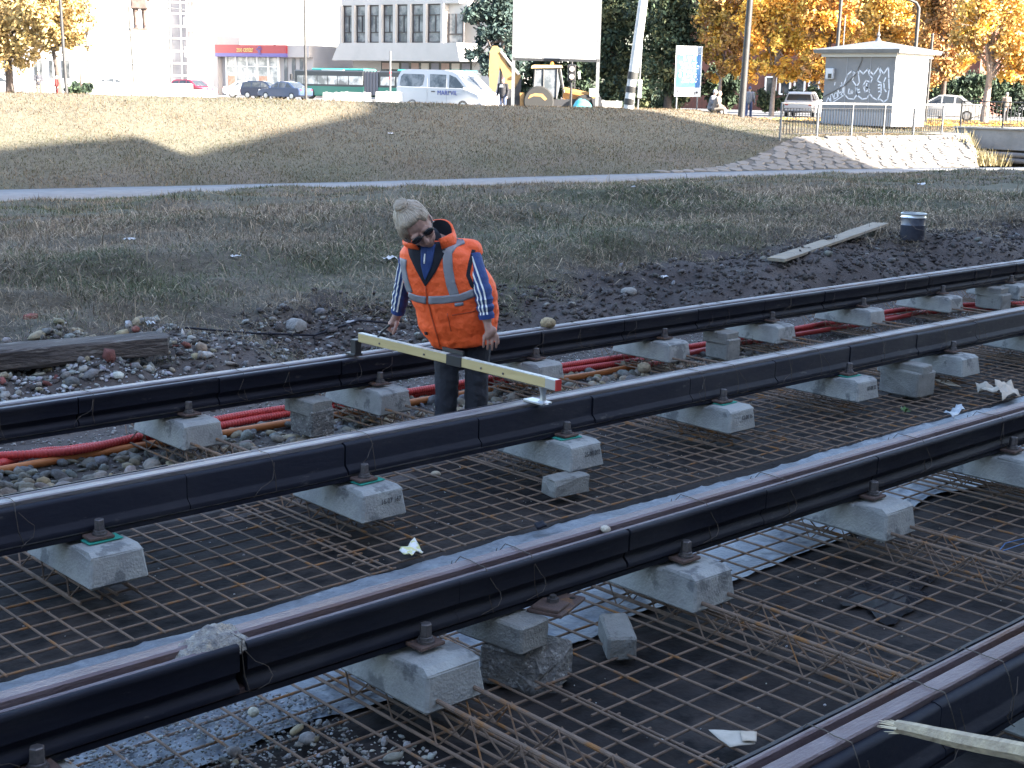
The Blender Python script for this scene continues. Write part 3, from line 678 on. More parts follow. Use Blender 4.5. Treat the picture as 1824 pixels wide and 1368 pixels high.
sheet('plastic_scrap', [(1680, 745), (1706, 730), (1718, 738), (1695, 750)], -.39, M('clear_scrap', (.35, .38, .42), rough=.25), 'grey plastic scrap by the film at the right', 'plastic scrap', .04, 8, 6)
sheet('rubber_scrap', [(951, 938), (967, 933), (974, 943), (957, 946)], -.40, mat_rub, 'small black rubber scrap on the grey film', 'rubber scrap', .01, 5, 8, .01)
for i, (px, py, s, lb) in enumerate([(230, 432, 11, 'two white wrappers lying in the grass at the left'), (694, 468, 15, 'white crumpled bag in the grass beside the worker'), (268, 582, 12, 'pale scrap on the end of the old timber'), (420, 462, 9, 'small grey scrap in the grass left of the worker'),
                                     (1182, 498, 9, 'pale blue scrap at the foot of the bank right of the worker'), (1128, 336, 6, 'tiny pale scrap near the path'), (1640, 332, 8, 'grey scrap in the grass below the bridge'), (696, 240, 5, 'pale stake scrap on the far bank')]):
    d = sight(px, py); D = np.arange(6, 60, .02); Pq = EYE+D[:, None]*(d/(d @ FW))[None]; h = T(Pq[:, 0], Pq[:, 1]); kq = int(np.argmax(Pq[:, 2] < h)); q = Pq[kq]; e = s*float(D[kq])/2490
    mb = MB(); n = 6; V = []; F = []
    for b in range(n):
        for a in range(n):
            u, v = a/(n-1)-.5, b/(n-1)-.5; V.append((u*2*e, v*1.2*e, e*.55*(.8+mnoise.noise(Vector((u*5+i, v*5, i))))))
    for b in range(n-1):
        for a in range(n-1): F.append((b*n+a, b*n+a+1, (b+1)*n+a+1, (b+1)*n+a))
    o = mb.add(V, F).build('litter', M('litter_white', (.62, .63, .66), (.45, .47, .5), sc=30, rough=.7), None, True, (q[0], q[1], q[2]+.01), VIEW+i); tag(o, lb, 'litter')
# old timber, plank, bucket, bricks on the bank
mat_old = M('old_timber', (.105, .088, .08), (.05, .042, .042), sc=10, rough=.95, bump=1.0, bsc=60, stretch=(.15, 1, 1), c3=(.2, .18, .165), sc3=26, lo3=.56, hi3=.66)
def timber(name, a, b, wd, ht, mat, label, cat, wob=.01, n=26, taper_end=0.0, seed=0):
    a, b = Vector(a), Vector(b); t = (b-a).normalized(); s = t.cross(Vector((0, 0, 1))).normalized(); u = s.cross(t); V = []; F = []; k = 10
    sec = [(-1, -.8), (-.8, -1), (.8, -1), (1, -.8), (1, .8), (.8, 1), (.3, .95), (-.3, 1.02), (-.8, 1), (-1, .8)]
    for i in range(n):
        f = i/(n-1); p = a.lerp(b, f)
        for j, (x, z) in enumerate(sec):
            q = p+s*x*wd/2+u*z*ht/2
            q += mnoise.noise_vector(Vector((f*(b-a).length*2.0+seed, j*1.7, 0)))*wob
            if i in (0, n-1): q += t*(1 if i else -1)*mnoise.noise(Vector((j*2.3, seed, i)))*wob*2.5
            V.append(q)
    for i in range(n-1):
        for j in range(k): F.append((i*k+j, i*k+(j+1) % k, (i+1)*k+(j+1) % k, (i+1)*k+j))
    F += [tuple(range(k)), tuple(range((n-1)*k, n*k))]
    o = MB().add(V, F).build(name, mat, None, 35); tag(o, label, cat); return o
e = on_z(295, 612, -.12); b0 = on_z(-160, 650, -.13)
timber('old_timber', (b0[0], b0[1], -.135), (e[0], e[1]+.05, -.12), .25, .125, mat_old, 'old weathered timber beam lying at the foot of the grass at the left', 'timber', .022, 40)
a = ground_at(1382, 474); b = ground_at(1568, 408); f_ = np.linspace(0, 1, 40); lift = float(np.max(T(a[0]+(b[0]-a[0])*f_, a[1]+(b[1]-a[1])*f_)-(a[2]+(b[2]-a[2])*f_)))*.6+.012
timber('plank', (a[0], a[1], a[2]+lift), (b[0], b[1], b[2]+lift), .19, .03, M('weathered_plank', (.30, .25, .19), (.22, .19, .155), sc=14, rough=.9, bump=.4, bsc=40, stretch=(.4, 1, 1)), 'weathered grey plank lying on the bank left of the bucket', 'plank', .006, 20)
c = ground_at(1624, 426); bz = float(c[2])
o = thing('bucket', 'dark blue metal bucket with bare steel rim on the dug bank', 'bucket', (c[0], c[1], bz-.01))
MB().lathe([(.128, 0), (.135, .012), (.137, .17), (.139, .175), (.137, .18), (.139, .262)], 28).build('shell', M('bucket_paint', (.07, .078, .11), (.11, .115, .15), sc=12, rough=.3, metal=.5), o, 30)
MB().lathe([(.139, .258), (.145, .262), (.139, .275), (.139, .292), (.145, .298), (.146, .306), (.139, .31), (.131, .308), (.130, .27), (.13, .05), (0, .045)], 28, cap=False).build('rim', M('bare_steel', (.55, .56, .58), rough=.3, metal=.9), o, 30)
MB().tube([(.141, 0, .27), (.15, -.06, .2), (.12, -.12, .14), (.0, -.155, .12), (-.12, -.12, .14), (-.15, -.06, .2), (-.141, 0, .27)], .003, 6).build('handle', mat_bolt, o, True)
c = on_z(14, 668, -.28); o = rough_block('brick_chunk', (c[0], c[1], -.22), (.14, .12, .15), .6, M('brick_red', (.22, .055, .05), (.3, .1, .08), sc=12, rough=.9, bump=.5, bsc=70), None, .01, .01, 31); tag(o, 'dark red brick chunk at the left edge behind the far rail', 'brick')
c = on_z(38, 668, -.28); o = rough_block('mortar_chunk', (c[0]+.03, c[1]+.02, -.24), (.10, .09, .11), .9, M('white_mortar', (.5, .5, .5), (.4, .4, .4), sc=12, rough=.9, bump=.5, bsc=70), None, .01, .012, 33); tag(o, 'white mortar chunk leaning on the red brick chunk', 'mortar')
c = on_z(55, 565, -.05); o = rough_block('brick_chunk', (c[0], c[1], float(T(c[0], c[1]))+.02), (.10, .05, .04), .4, MATS['brick_red'], None, .008, .006, 35); tag(o, 'flat piece of red brick in the grass above the old timber', 'brick')
c = on_z(1120, 500, -.12); lump('stone', (c[0], c[1], float(T(c[0], c[1]))+.03), .07, (.3, .28, .26), 'grey stone at the foot of the grass right of the worker', 'stone', 8)
c = on_z(525, 583, -.2); lump('stone', (c[0], c[1], float(T(c[0], c[1]))+.03), .08, (.28, .27, .26), 'flat grey stone on the rubble left of the worker', 'stone', 9)
# broken stake crossing the bottom right corner
mat_stake = M('split_wood', (.44, .36, .25), (.32, .26, .19), sc=20, rough=.85, bump=.5, bsc=60, stretch=(.12, 1, 1), lo=.4, hi=.6)
a = on_z(1596, 1294, .022); b = on_z(1980, 1372, .10)
st = thing('broken_stake', 'broken wooden stake with splintered end across the bottom right corner', 'stake', tuple(a)); dv = Vector(b)-Vector(a); L = dv.length
X = dv.to_track_quat('X', 'Z').to_matrix().to_4x4(); mb = MB(); pts = []
for i in range(14): pts.append((L*i/13*1.3, .001*math.sin(i*1.3), .001*math.cos(i*.9)))
mb.tube(pts, [.016+.006*min(1, i/4)+.0005*math.sin(i*2.7) for i in range(14)], 6, True, X); mb.build('shaft', mat_stake, st, True)
mb = MB()
for i in range(16):
    a_ = random.uniform(0, 6.28); r = random.uniform(.002, .017); l = random.uniform(.012, .045)
    mb.tube([(.01, r*math.cos(a_), r*math.sin(a_)), (-l, r*1.5*math.cos(a_), r*1.5*math.sin(a_))], [.0028, .0006], 4, True, X)
mb.build('splinters', M('fresh_wood', (.6, .5, .36), rough=.85), st)
# blue tie wire and a small weed on the mesh
c = on_z(1800, 972, -.40); p = [(c[0]-.1, c[1], c[2]), (c[0]-.02, c[1]+.015, c[2]+.012), (c[0]+.12, c[1]-.005, c[2]+.01), (c[0]+.28, c[1]+.02, c[2]), (c[0]+.1, c[1]-.035, c[2]+.006), (c[0]-.09, c[1]-.012, c[2])]
o = MB().tube(p, .0028, 5).build('blue_wire', M('blue_plastic', (.03, .10, .25), rough=.5), None, True); tag(o, 'loop of blue plastic wire on the mesh at the right edge', 'wire')
c = on_z(1612, 733, -.41); mb = MB()
for i in range(9):
    a_ = i*.7; r = random.uniform(.02, .05); q = Vector((c[0], c[1], -.415)); tip = q+Vector((math.cos(a_)*r, math.sin(a_)*r, random.uniform(.01, .05))); md = q.lerp(tip, .6)+Vector((-math.sin(a_), math.cos(a_), 0))*.012; m2 = q.lerp(tip, .6)-Vector((-math.sin(a_), math.cos(a_), 0))*.012
    mb.quad(q, md, tip, m2)
o = mb.build('weed', M('weed_green', (.07, .14, .04), rough=.7)); tag(o, 'small green weed growing through the mesh between the tracks', 'weed')
# ================================================================== TRACK GAUGE BAR
mat_bar = M('yellow_wood', (.50, .38, .18), (.42, .31, .14), sc=8, rough=.6, bump=.15, bsc=60, stretch=(1, .1, 1))
mat_alu = M('aluminium', (.5, .5, .5), rough=.4, metal=.8)
mat_blk = M('black_plastic', (.02, .02, .023), rough=.45)
GX, GZ = 4.645, .115
t = thing('track_gauge', 'yellow wooden track gauge bar laid across the two far rails', 'gauge bar', (GX, 5.44, 0))
MB().box((0, .045, GZ), (.032, 1.56, .050), ch=.003).build('bar', mat_bar, t)
MB().box((0, .045, GZ+.0265), (.030, 1.558, .004)).build('scale_strip', M('white_strip', (.62, .60, .55), (.4, .39, .36), sc=30, rough=.5), t)
MB().box((0, -.765, GZ), (.036, .075, .054), ch=.003).build('end_cap', mat_alu, t)
MB().box((0, -.8055, GZ), (.037, .007, .055)).build('red_end', M('red_paint', (.45, .03, .025), rough=.5), t)
MB().box((0, -.03, GZ), (.040, .125, .058), ch=.003).box((.03, .03, GZ+.035), (.012, .17, .03)).build('clamp_box', mat_blk, t)
f = MB(); f.lathe([(.034, .004), (.03, .010), (.018, .02), (.014, .045), (.018, .07), (.026, GZ-.026)], 12, Matrix.Translation((0, -.70, 0)))
f.box((0, -.66, .0065), (.07, .14, .011), ch=.002); f.build('rail_foot', mat_alu, t, 40)
f = MB(); f.box((0, .865-.0, .055), (.045, .05, .085), ch=.003); f.box((0, .885, .009), (.06, .09, .014), ch=.002); f.build('far_foot', mat_blk, t)
MB().tube([(-.002, .655, GZ+.026), (.004, .625, GZ+.06), (.02, .575, GZ+.105)], [.006, .006, .008], 8).build('lever', mat_blk, t, True)
for y in (-.42, -.25, .22, .62): MB().lathe([(.006, 0), (.006, .004)], 10, Matrix.Rotation(R_(-90), 4, 'Y')).build('screw', mat_bolt, t, loc=(-.016, y, GZ-.004))
# ================================================================== GRASS
mat_grass = M('grass_blades', (.1, .1, .1), None, rough=.85, attr='Col', spec=.25)
GREEN = np.array([(.080, .092, .042), (.10, .112, .055), (.125, .132, .075), (.085, .10, .055)])
DRY = np.array([(.26, .20, .135), (.18, .138, .10), (.33, .26, .18), (.12, .092, .072), (.21, .165, .12)])
def blades(name, n, x0, x1, y0, y1, keep, size, label, dryf, lay=1.0, tone=1.0, bent=True, wk_=.00030):
    x = RNG.uniform(x0, x1, n); y = RNG.uniform(y0, y1, n)
    lat = x/np.maximum(y, .1); ok = (lat > .33) & (lat < 2.35); x = x[ok]; y = y[ok]; ok = keep(x, y); x = x[ok]; y = y[ok]
    z = T(x, y)-.005; n = len(x); dist = np.hypot(x, y); hgt = size(x, y)*RNG.uniform(.5, 1.5, n)
    wd = np.clip(dist*wk_, .0035, .03)*RNG.uniform(.7, 1.5, n)
    az = RNG.uniform(0, 2*np.pi, n)+1.2*vn(x, y, .8, 71); le = np.clip(RNG.normal(.95*lay, .38, n), .05, 1.52)
    dx, dy = np.cos(az), np.sin(az); sx, sy = -dy*wd/2, dx*wd/2
    b0 = np.stack([x-sx, y-sy, z], 1); b1 = np.stack([x+sx, y+sy, z], 1)
    if bent:
        m1h = hgt*.55; ml = np.clip(le*.85, 0, 1.45)
        mx = x+dx*m1h*np.sin(ml); my = y+dy*m1h*np.sin(ml); mz = z+m1h*np.cos(ml)
        m0 = np.stack([mx-sx, my-sy, mz], 1); m1 = np.stack([mx+sx, my+sy, mz], 1)
        tl = np.clip(le*1.5, 0, 1.85); tp = np.stack([mx+dx*hgt*.5*np.sin(tl), my+dy*hgt*.5*np.sin(tl), np.maximum(mz+hgt*.5*np.cos(tl), z+.004)], 1)
        V = np.stack([np.stack([x, y, z], 1), m1, m0, tp], 1).reshape(-1, 3); i = np.arange(n)*4; k = 4
        F = np.concatenate([np.stack([i, i+1, i+2], 1), np.stack([i+2, i+1, i+3], 1)])
    else:
        tp = np.stack([x+dx*hgt*np.sin(le), y+dy*hgt*np.sin(le), z+hgt*np.cos(le)], 1); V = np.stack([b0, b1, tp], 1).reshape(-1, 3); F = np.arange(n*3).reshape(-1, 3); k = 3
    d = RNG.random(n) < dryf(x, y)
    c = np.where(d[:, None], DRY[RNG.integers(0, 5, n)], GREEN[RNG.integers(0, 4, n)])*RNG.uniform(.7, 1.35, (n, 1))*tone
    o = link(name, npmesh(name, V, F, mat_grass, np.repeat(c, k, 0))); tag(o, label, 'grass', kind='stuff'); return n
def edge_keep(x, y):
    e = ss(8.3, 8.9, y+GE(x)+.8*vn(x, y, .8, 12)+.7*vn(x, y, .3, 13)); bare = .45+.55*ss(-.22, .08, vn(x, y, 1.1, 72)+.5*vn(x, y, .35, 73))
    return e*bare
def near_keep(x, y): return RNG.random(len(x)) < edge_keep(x, y)*np.clip((9.5/np.hypot(x, y))**1.3, .1, 1)
def mid_keep(x, y): return (RNG.random(len(x)) < (.4+.6*ss(-.22, .08, vn(x, y, 1.1, 72)+.5*vn(x, y, .35, 73)))*np.clip((20/np.hypot(x, y))**1.4, .1, 1)) & (y < yn(x)+.06*RNG.normal(size=len(x)))
def dry_near(x, y): return np.clip(.58-1.5*vn(x, y, 1.9, 74)-.8*vn(x, y, .6, 75)-.25*np.exp(-((x-13.5)**2/16+(y-12.5)**2/4))+.30*ss(10.2, 8.6, y)-.25*ss(-1.6, -.3, y-yn(x)), .12, .95)
def hn(x, y): return .055+.045*np.clip(vn(x, y, 1.4, 76)+.2, 0, 1)+.0006*np.hypot(x, y)+.03*(vn(x, y, .5, 77) > .22)
n1 = blades('grass', 1050000, 3, 24, 7.6, 15, near_keep, hn, 'trampled dull green and dry grass on the bank behind the far rail', dry_near, 1.25)
n0 = blades('straw', 30000, 3, 22, 8.2, 14.5, lambda x, y: RNG.random(len(x)) < edge_keep(x, y), lambda x, y: .16+.10*RNG.random(len(x)), 'long dead straw stems lying over the near bank', lambda x, y: 1.0+0*x, 1.5, 1.25, True, .00042)
n3 = blades('grass', 700000, 6, 62, 15, 29, mid_keep, lambda x, y: hn(x, y), 'rough grass between the near bank and the path', dry_near, 1.15, .9, False, .00045)
def far_keep(x, y):
    s = y-yf(x); stone = (x > 33.6) & (x < 51.8+(y-27.5)*1.62) & (y < yf(x)+.05+(30.55-yf(x))*np.clip(.30+.70*(x-36)/6.5, .20, 1.0))
    return (s > .02+.05*RNG.random(len(x))) & ~stone & (y < 41.5) & ~((x > 50.0+(y-27.5)*1.62) & (y < 30.9)) & (RNG.random(len(x)) < np.clip(36/np.hypot(x, y), .3, 1)**1.4)
def dry_shade_far(x, y): return np.clip(.42-1.2*vn(x, y, 2.5, 79)+.50*ss(33.5, 37, y)-.1*ss(2.0, .3, y-yf(x)), .25, .98)  # drier above, greener below: the lower bank's shade is put into the grass mix
n2 = blades('grass', 560000, 12, 72, 25, 42, far_keep, lambda x, y: .075+.05*np.clip(vn(x, y, 1.6, 80)+.2, 0, 1), 'mown dry grass covering the far bank below the street', dry_shade_far, 1.15, np.array([.69, .645, .57]), False, .00034)
print('blades', n1, n0, n3, n2)
# ================================================================== STONE REVETMENT, FENCE, BRIDGE, KIOSK
mat_mort = M('revetment_mortar', (.10, .09, .08), (.07, .065, .06), sc=5, rough=.95, bump=.5, bsc=30)
mat_rev = M('revetment_stone', (.165, .15, .135), (.125, .115, .105), sc=2.2, rough=.9, bump=.5, bsc=25, c3=(.20, .18, .16), sc3=1.1, lo3=.5, hi3=.7)
rev = thing('stone_revetment', 'sloping wall of rough pale stones between the path and the fence', 'stone wall', (45, 29, -1))
def rev_pt(x, s):                                                    # s 0 toe .. 1 top edge
    a = float(yf(x))+.05; b = 30.55; y = a+(b-a)*s; return Vector((x, y, float(T0(x, y))))
def rev_top(x): return min(1.0, max(.20, .30+.70*(x-36)/6.5))
mb = MB(); n = 42; V = []; F = []
for i in range(n):
    x = 33.6+(56.2-33.6)*i/(n-1)
    for j in range(7):
        q = rev_pt(x, rev_top(x)*j/6); q.x = min(q.x, 50.4+(q.y-27.5)*1.62); q.z = -1+(q.y-float(yf(q.x)))/(30.4-float(yf(q.x))) if x > 48 else q.z; V.append(q+Vector((-45, -29, 1.012)))
for i in range(n-1):
    for j in range(6): F.append((i*7+j, (i+1)*7+j, (i+1)*7+j+1, i*7+j+1))
mb.add(V, F).build('mortar_bed', mat_mort, rev, True)
rr = random.Random(5); x = 36.1; cnt = 0
SM = []
for v in range(14):
    k = rr.randint(5, 7); pts = []
    for i in range(k):
        a_ = 2*math.pi*(i+rr.uniform(-.25, .25))/k; r = rr.uniform(.86, 1.1); pts.append((r*math.cos(a_), r*math.sin(a_)))
    vs = [(p[0], p[1], -.05) for p in pts]+[(p[0]*.96, p[1]*.96, .018) for p in pts]+[(p[0]*.86, p[1]*.86, rr.uniform(.026, .042)) for p in pts]
    fs = [(i, (i+1) % k, k+(i+1) % k, k+i) for i in range(k)]+[(k+i, k+(i+1) % k, 2*k+(i+1) % k, 2*k+i) for i in range(k)]+[tuple(range(2*k, 3*k))]
    SM.append(MB().add(vs, fs).mesh('stone', mat_rev))
row = 0
cells = []
xx = 33.8
while xx < 56.0:
    step = .56
    L = (rev_pt(xx, rev_top(xx))-rev_pt(xx, 0)).length; k = max(1, int(round(L/.33)))
    for j in range(k): cells.append((xx+rr.uniform(-.08, .08)+(.28 if j % 2 else 0), (j+.5)/k*rev_top(xx)+rr.uniform(-.02, .02), L/k))
    xx += step
cells = [c for c in cells if c[0] < 50.1+(rev_pt(min(c[0], 49), c[1]).y-27.5)*1.62]
for (x, s, h) in cells[:300]:
    s = min(max(s, .03), .97); p = rev_pt(x, s); u = (rev_pt(x+.3, s)-rev_pt(x-.3, s)).normalized(); v = (rev_pt(x, s+.03)-rev_pt(x, s-.03)).normalized(); nn = u.cross(v).normalized()
    o = link('stone', rr.choice(SM), rev); ang = rr.uniform(0, 6.28)
    B = Matrix((u, v, nn)).transposed().to_4x4(); S = Matrix.Diagonal((.325*rr.uniform(.9, 1.1), h*.58*rr.uniform(.92, 1.1), 1, 1))
    o.matrix_local = Matrix.Translation(p+Vector((-45, -29, 1.012))) @ B @ S @ Matrix.Rotation(ang, 4, 'Z')
print('revetment stones', len(cells))

mat_iron = M('dark_iron', (.025, .026, .03), (.04, .04, .042), sc=12, rough=.5, metal=.3)
mat_galv = M('grey_paint_post', (.16, .165, .17), (.11, .11, .115), sc=12, rough=.6)
def fence(name, A, B, hgt, nb, npost, label, grp, toprail=None, base=0.0):
    A, B = Vector(A), Vector(B); root = thing(name, label, 'fence', A, math.atan2(B.y-A.y, B.x-A.x)); L = (B-A).length; dz = (B.z-A.z)
    def zz(x): return dz*x/L
    MB().tube([(0, 0, hgt), (L, 0, hgt+dz)], .035 if toprail else .025, 8).build('top_rail', toprail or mat_iron, root, True)
    MB().tube([(0, 0, hgt-.18), (L, 0, hgt-.18+dz)], .014, 6).build('upper_bar', mat_iron, root); MB().tube([(0, 0, .16), (L, 0, .16+dz)], .016, 6).build('lower_bar', mat_iron, root)
    pm = MB().box((0, 0, hgt/2-.1), (.06, .06, hgt+.2)).mesh('post', mat_galv if toprail else mat_iron)
    for i in range(npost): x = L*i/(npost-1); link('post', pm, root, (x, 0, zz(x)))
    bm_ = MB().box((0, 0, (hgt-.02)/2), (.022, .022, hgt-.34)).mesh('picket', mat_iron)
    for i in range(1, nb): x = L*i/nb; link('picket', bm_, root, (x, 0, zz(x)))
    return root
mat_trail = M('pale_rail', (.42, .41, .39), (.3, .3, .29), sc=4, rough=.6)
FA = on_z(1387, 243, .02); FB = on_z(1652, 238, .02)
fence('railing', (41.9, 30.65, -.02), (54.4, 31.3, .0), 1.28, 62, 6, 'dark picket railing with pale top rail in front of the kiosk', None, mat_trail)

# ---- bridge over the path
mat_bconc = M('bridge_concrete', (.30, .29, .28), (.22, .215, .21), sc=1.6, rough=.9, bump=.3, bsc=20, c3=(.14, .135, .13), sc3=2.5, lo3=.6, hi3=.72)
br = thing('bridge', 'grey concrete bridge with pipes under it at the right edge', 'bridge', (56.0, 24, 0))
MB().box((5, -2, -.13), (10, 19.2, .86), ch=.02).build('deck', mat_bconc, br)
MB().box((.15, -2, .335), (.5, 19.3, .07)).build('kerb', mat_bconc, br)
MB().box((5, -2, -.70), (9.4, 19.0, .30)).build('girder', M('girder_dark', (.10, .095, .09), (.07, .07, .07), sc=3, rough=.9), br)
MB().prism([(-1.9, -1.7), (-1.9, .05), (-.25, .1), (9, .1), (9, -1.7)], 6.75, 8.2, 'y').build('abutment', M('abutment_stone', (.2, .185, .165), (.13, .12, .11), sc=3, rough=.95, bump=.6, bsc=15), br)
for dy, zz_, r in ((0, -.78, .11), (-.0, -1.02, .12)):
    MB().tube([(-.25, 6.6, zz_+.05), (-.30, 0, zz_), (-.30, -11, zz_-.1)], r, 12).build('pipe', M('grey_pipe', (.2, .19, .19), (.12, .115, .115), sc=4, rough=.6), br, True)
MB().box((-.3, 5.9, -.85), (.1, .08, .75)).build('pipe_bracket', mat_galv, br)
fence('railing', (56.12, 31.4, .36), (56.12, 15.5, .36), 1.1, 96, 9, 'black picket railing along the edge of the bridge', None)
# slanting weathered boards and weeds where the revetment meets the bridge
for k, (xa, lab) in enumerate(((51.2, 'left of two slanting boards leaning on the stone slope'), (51.9, 'right of two slanting boards leaning on the stone slope'))):
    timber('leaning_board', (xa-1.9, 27.6, -.92), (xa+1.0, 29.9, -.02), .08, .05, M('board_brown', (.2, .13, .10), (.14, .09, .07), sc=5, rough=.9), lab, 'board', .01, 8, seed=k)
for x_, y_ in ((52.9, 28.5),):
    mb = MB()
    for i in range(300):
        q = Vector((x_+rr.gauss(0, .45), y_+rr.gauss(0, .5), 0)); q.z = max(-1.1, float(T0(q.x, q.y))); a_ = rr.uniform(0, 6.28); h = rr.uniform(.3, .75); t_ = q+Vector((math.cos(a_)*h*.4, math.sin(a_)*h*.4, h)); s_ = Vector((-math.sin(a_), math.cos(a_), 0))*.02
        mb.add([q-s_, q+s_, t_], [(0, 1, 2)])
    o = mb.build('dry_weeds', M('weed_straw', (.3, .24, .13), (.2, .18, .09), sc=3, rough=.9)); tag(o, 'clump of tall dry weeds at the bridge abutment', 'weeds', kind='stuff')

# ---- kiosk
mat_kgrey = M('kiosk_panel', (.205, .20, .205), (.175, .172, .178), sc=1.5, rough=.6, bump=.05, bsc=30)
mat_kwhite = M('kiosk_white', (.50, .50, .49), rough=.55)
mat_kroof = M('kiosk_roof', (.16, .165, .17), (.13, .132, .136), sc=2, rough=.5)
KC = at(1586, 226, 62.5); W = 3.7; WX = 2.75; KH = 3.2; zb = ZS-.05
kk = thing('kiosk', 'grey square street kiosk with graffiti and a low pyramid roof', 'kiosk', (KC[0], KC[1], zb))
MB().box((WX/2, W/2, KH/2), (WX, W, KH)).build('wall', mat_kgrey, kk)
MB().box((WX/2, W/2, .30), (WX+.06, W+.06, .6)).build('plinth', M('kiosk_plinth', (.30, .30, .32), rough=.7), kk)
rf = MB(); e = .4; h0 = KH+.02; V = [(-e, -e, h0), (WX+e, -e, h0), (WX+e, W+e, h0), (-e, W+e, h0), (-e-.05, -e-.05, h0+.17), (WX+e+.05, -e-.05, h0+.17), (WX+e+.05, W+e+.05, h0+.17), (-e-.05, W+e+.05, h0+.17), (WX/2, W/2, h0+.62)]
rf.add(V, [(3, 2, 1, 0), (0, 1, 5, 4), (1, 2, 6, 5), (2, 3, 7, 6), (3, 0, 4, 7), (4, 5, 8), (5, 6, 8), (6, 7, 8), (7, 4, 8)]); rfo = rf.build('roof', mat_kroof, kk)
MB().lathe([(.16, 0), (.10, .1), (.04, .2), (.09, .27), (.06, .34), (.015, .42), (.012, .75)], 10, Matrix.Translation((WX/2, W/2, h0+.58))).build('finial', mat_kroof, rfo, True)
MB().box((WX/2, W/2, KH-.06), (WX+.30, W+.30, .16)).build('cornice', mat_kwhite, kk)
for i in (1.25, 2.5):
    MB().box((-.006, i, KH/2+.3), (.02, .03, KH-.75)).build('panel_joint', M('joint_grey', (.3, .3, .32), rough=.7), kk)
# shop window on the sunny side
MB().box((.10, -.012, 1.95), (.2, .03, 2.6)).build('corner_post', mat_kwhite, kk); MB().box((WX-.10, -.012, 1.95), (.2, .03, 2.6)).build('corner_post', mat_kwhite, kk)
MB().box((WX/2, -.014, 3.0), (WX-.4, .03, .4)).build('sign_panel', mat_kwhite, kk); MB().box((WX/2, -.014, 1.0), (WX-.4, .03, .75)).build('counter_panel', mat_kwhite, kk)
wv = MB().box((WX/2, -.01, 2.09), (WX-.44, .02, 1.40)).build('shop_window', M('kiosk_glass', (.28, .29, .31), rough=.2), kk)
MB().box((WX*.62, -.03, 2.09), (.09, .03, 1.40)).build('mullion', mat_kwhite, wv)
for zz_ in (1.72, 2.2): MB().box((WX/2, -.045, zz_), (WX-.46, .07, .06)).build('shelf', mat_kwhite, wv)
for i, (xa, za, wq, hq) in enumerate([(.35, 2.23, .55, .28), (1.0, 2.23, .4, .34), (.35, 1.75, .8, .26), (1.25, 1.75, .3, .2), (.35, 1.42, .9, .24), (1.85, 2.23, .5, .26), (1.9, 1.75, .45, .28), (1.85, 1.42, .55, .24)]):
    MB().box((xa+wq/2, -.035, za+hq/2), (wq, .04, hq)).build('goods', mat_kwhite, wv)
b_ = MB().box((-.09, 3.35, 2.30), (.16, .42, .5), ch=.03).build('meter_box', M('meter_grey', (.55, .55, .57), rough=.5), kk); MB().box((-.18, 3.3, 2.2), (.03, .18, .2)).build('meter_face', mat_dark_glass, b_)
MB().tube([(-.03, 1.7, KH+.3), (-.04, 1.75, 2.9), (-.03, 2.0, 2.3), (-.03, 2.6, 1.75), (-.03, 3.7, 1.25)], .02, 6).build('cable', mat_galv, kk, True)
MB().tube([(.6, W-.5, KH+.3), (.6, W-.5, KH+1.75)], .03, 6).build('antenna_pipe', mat_galv, kk)
# graffiti: thick pale outlines sprayed on the shaded wall (local y runs to the left)
mat_spray = M('white_spray', (.72, .72, .76), rough=.8)
def spray(name, pts, w_=.022):
    """pts (along wall from the corner, height)"""
    q = [Vector((-.0065, a, z)) for a, z in pts]; mb = MB()
    for i in range(len(q)-1):
        d = (q[i+1]-q[i]); 
        if d.length < 1e-4: continue
        t_ = d.normalized(); s_ = Vector((0, -t_.z, t_.y))*w_; mb.quad(q[i]-s_-t_*w_*.5, q[i+1]-s_+t_*w_*.5, q[i+1]+s_+t_*w_*.5, q[i]+s_-t_*w_*.5)
    return mb.build(name, mat_spray, kk)
def gz_(px, py):                                                     # point of the wall plane seen in the photo
    d = sight(px, py); t_ = (KC[0]-EYE[0])/d[0]; p = EYE+d*t_; return (p[1]-KC[1], p[2]-zb)
def Z3(x, y): return gz_(1216+x/3, y/3)
G_ = [[(905, 378), (880, 400), (862, 450), (862, 500), (885, 527), (915, 530), (932, 505), (930, 460), (908, 430), (915, 395), (905, 378)],
      [(905, 378), (925, 395), (942, 372), (940, 400), (945, 440), (925, 470), (935, 510), (960, 530), (985, 525), (1000, 500), (990, 470), (968, 462)],
      [(942, 372), (965, 395), (990, 368), (998, 400), (1015, 420), (1005, 440), (980, 430), (965, 455), (975, 490), (1000, 480)],
      [(990, 368), (1020, 400), (1050, 358), (1058, 395), (1040, 430), (1062, 445), (1060, 500), (1040, 535), (1015, 520), (1000, 500)],
      [(1050, 358), (1075, 395), (1100, 356), (1102, 420), (1104, 480), (1095, 530), (1075, 545), (1055, 530), (1040, 535)],
      [(1085, 415), (1075, 440), (1078, 475), (1088, 490)], [(890, 475), (885, 500), (900, 500), (902, 480), (910, 490), (905, 500)],
      [(985, 445), (980, 465), (992, 470)], [(935, 480), (945, 478)], [(935, 495), (948, 492)], [(1045, 455), (1056, 452)], [(1045, 470), (1058, 468)], [(1047, 490), (1058, 486)]]
for s_ in G_: spray('graffiti_outline', [Z3(*p) for p in s_], .032)
T_ = [[(768, 545), (778, 520), (790, 545), (788, 525)], [(795, 560), (790, 510), (800, 500), (805, 520)], [(808, 530), (812, 500), (825, 495), (828, 520), (812, 528)], [(832, 515), (828, 470), (838, 500), (848, 490)], [(842, 460), (858, 455)], [(850, 440), (856, 490)], [(800, 548), (858, 512)], [(858, 490), (845, 505), (860, 512)], [(815, 440), (812, 455)]]
for s_ in T_: spray('graffiti_tag', [Z3(*p) for p in s_], .022)
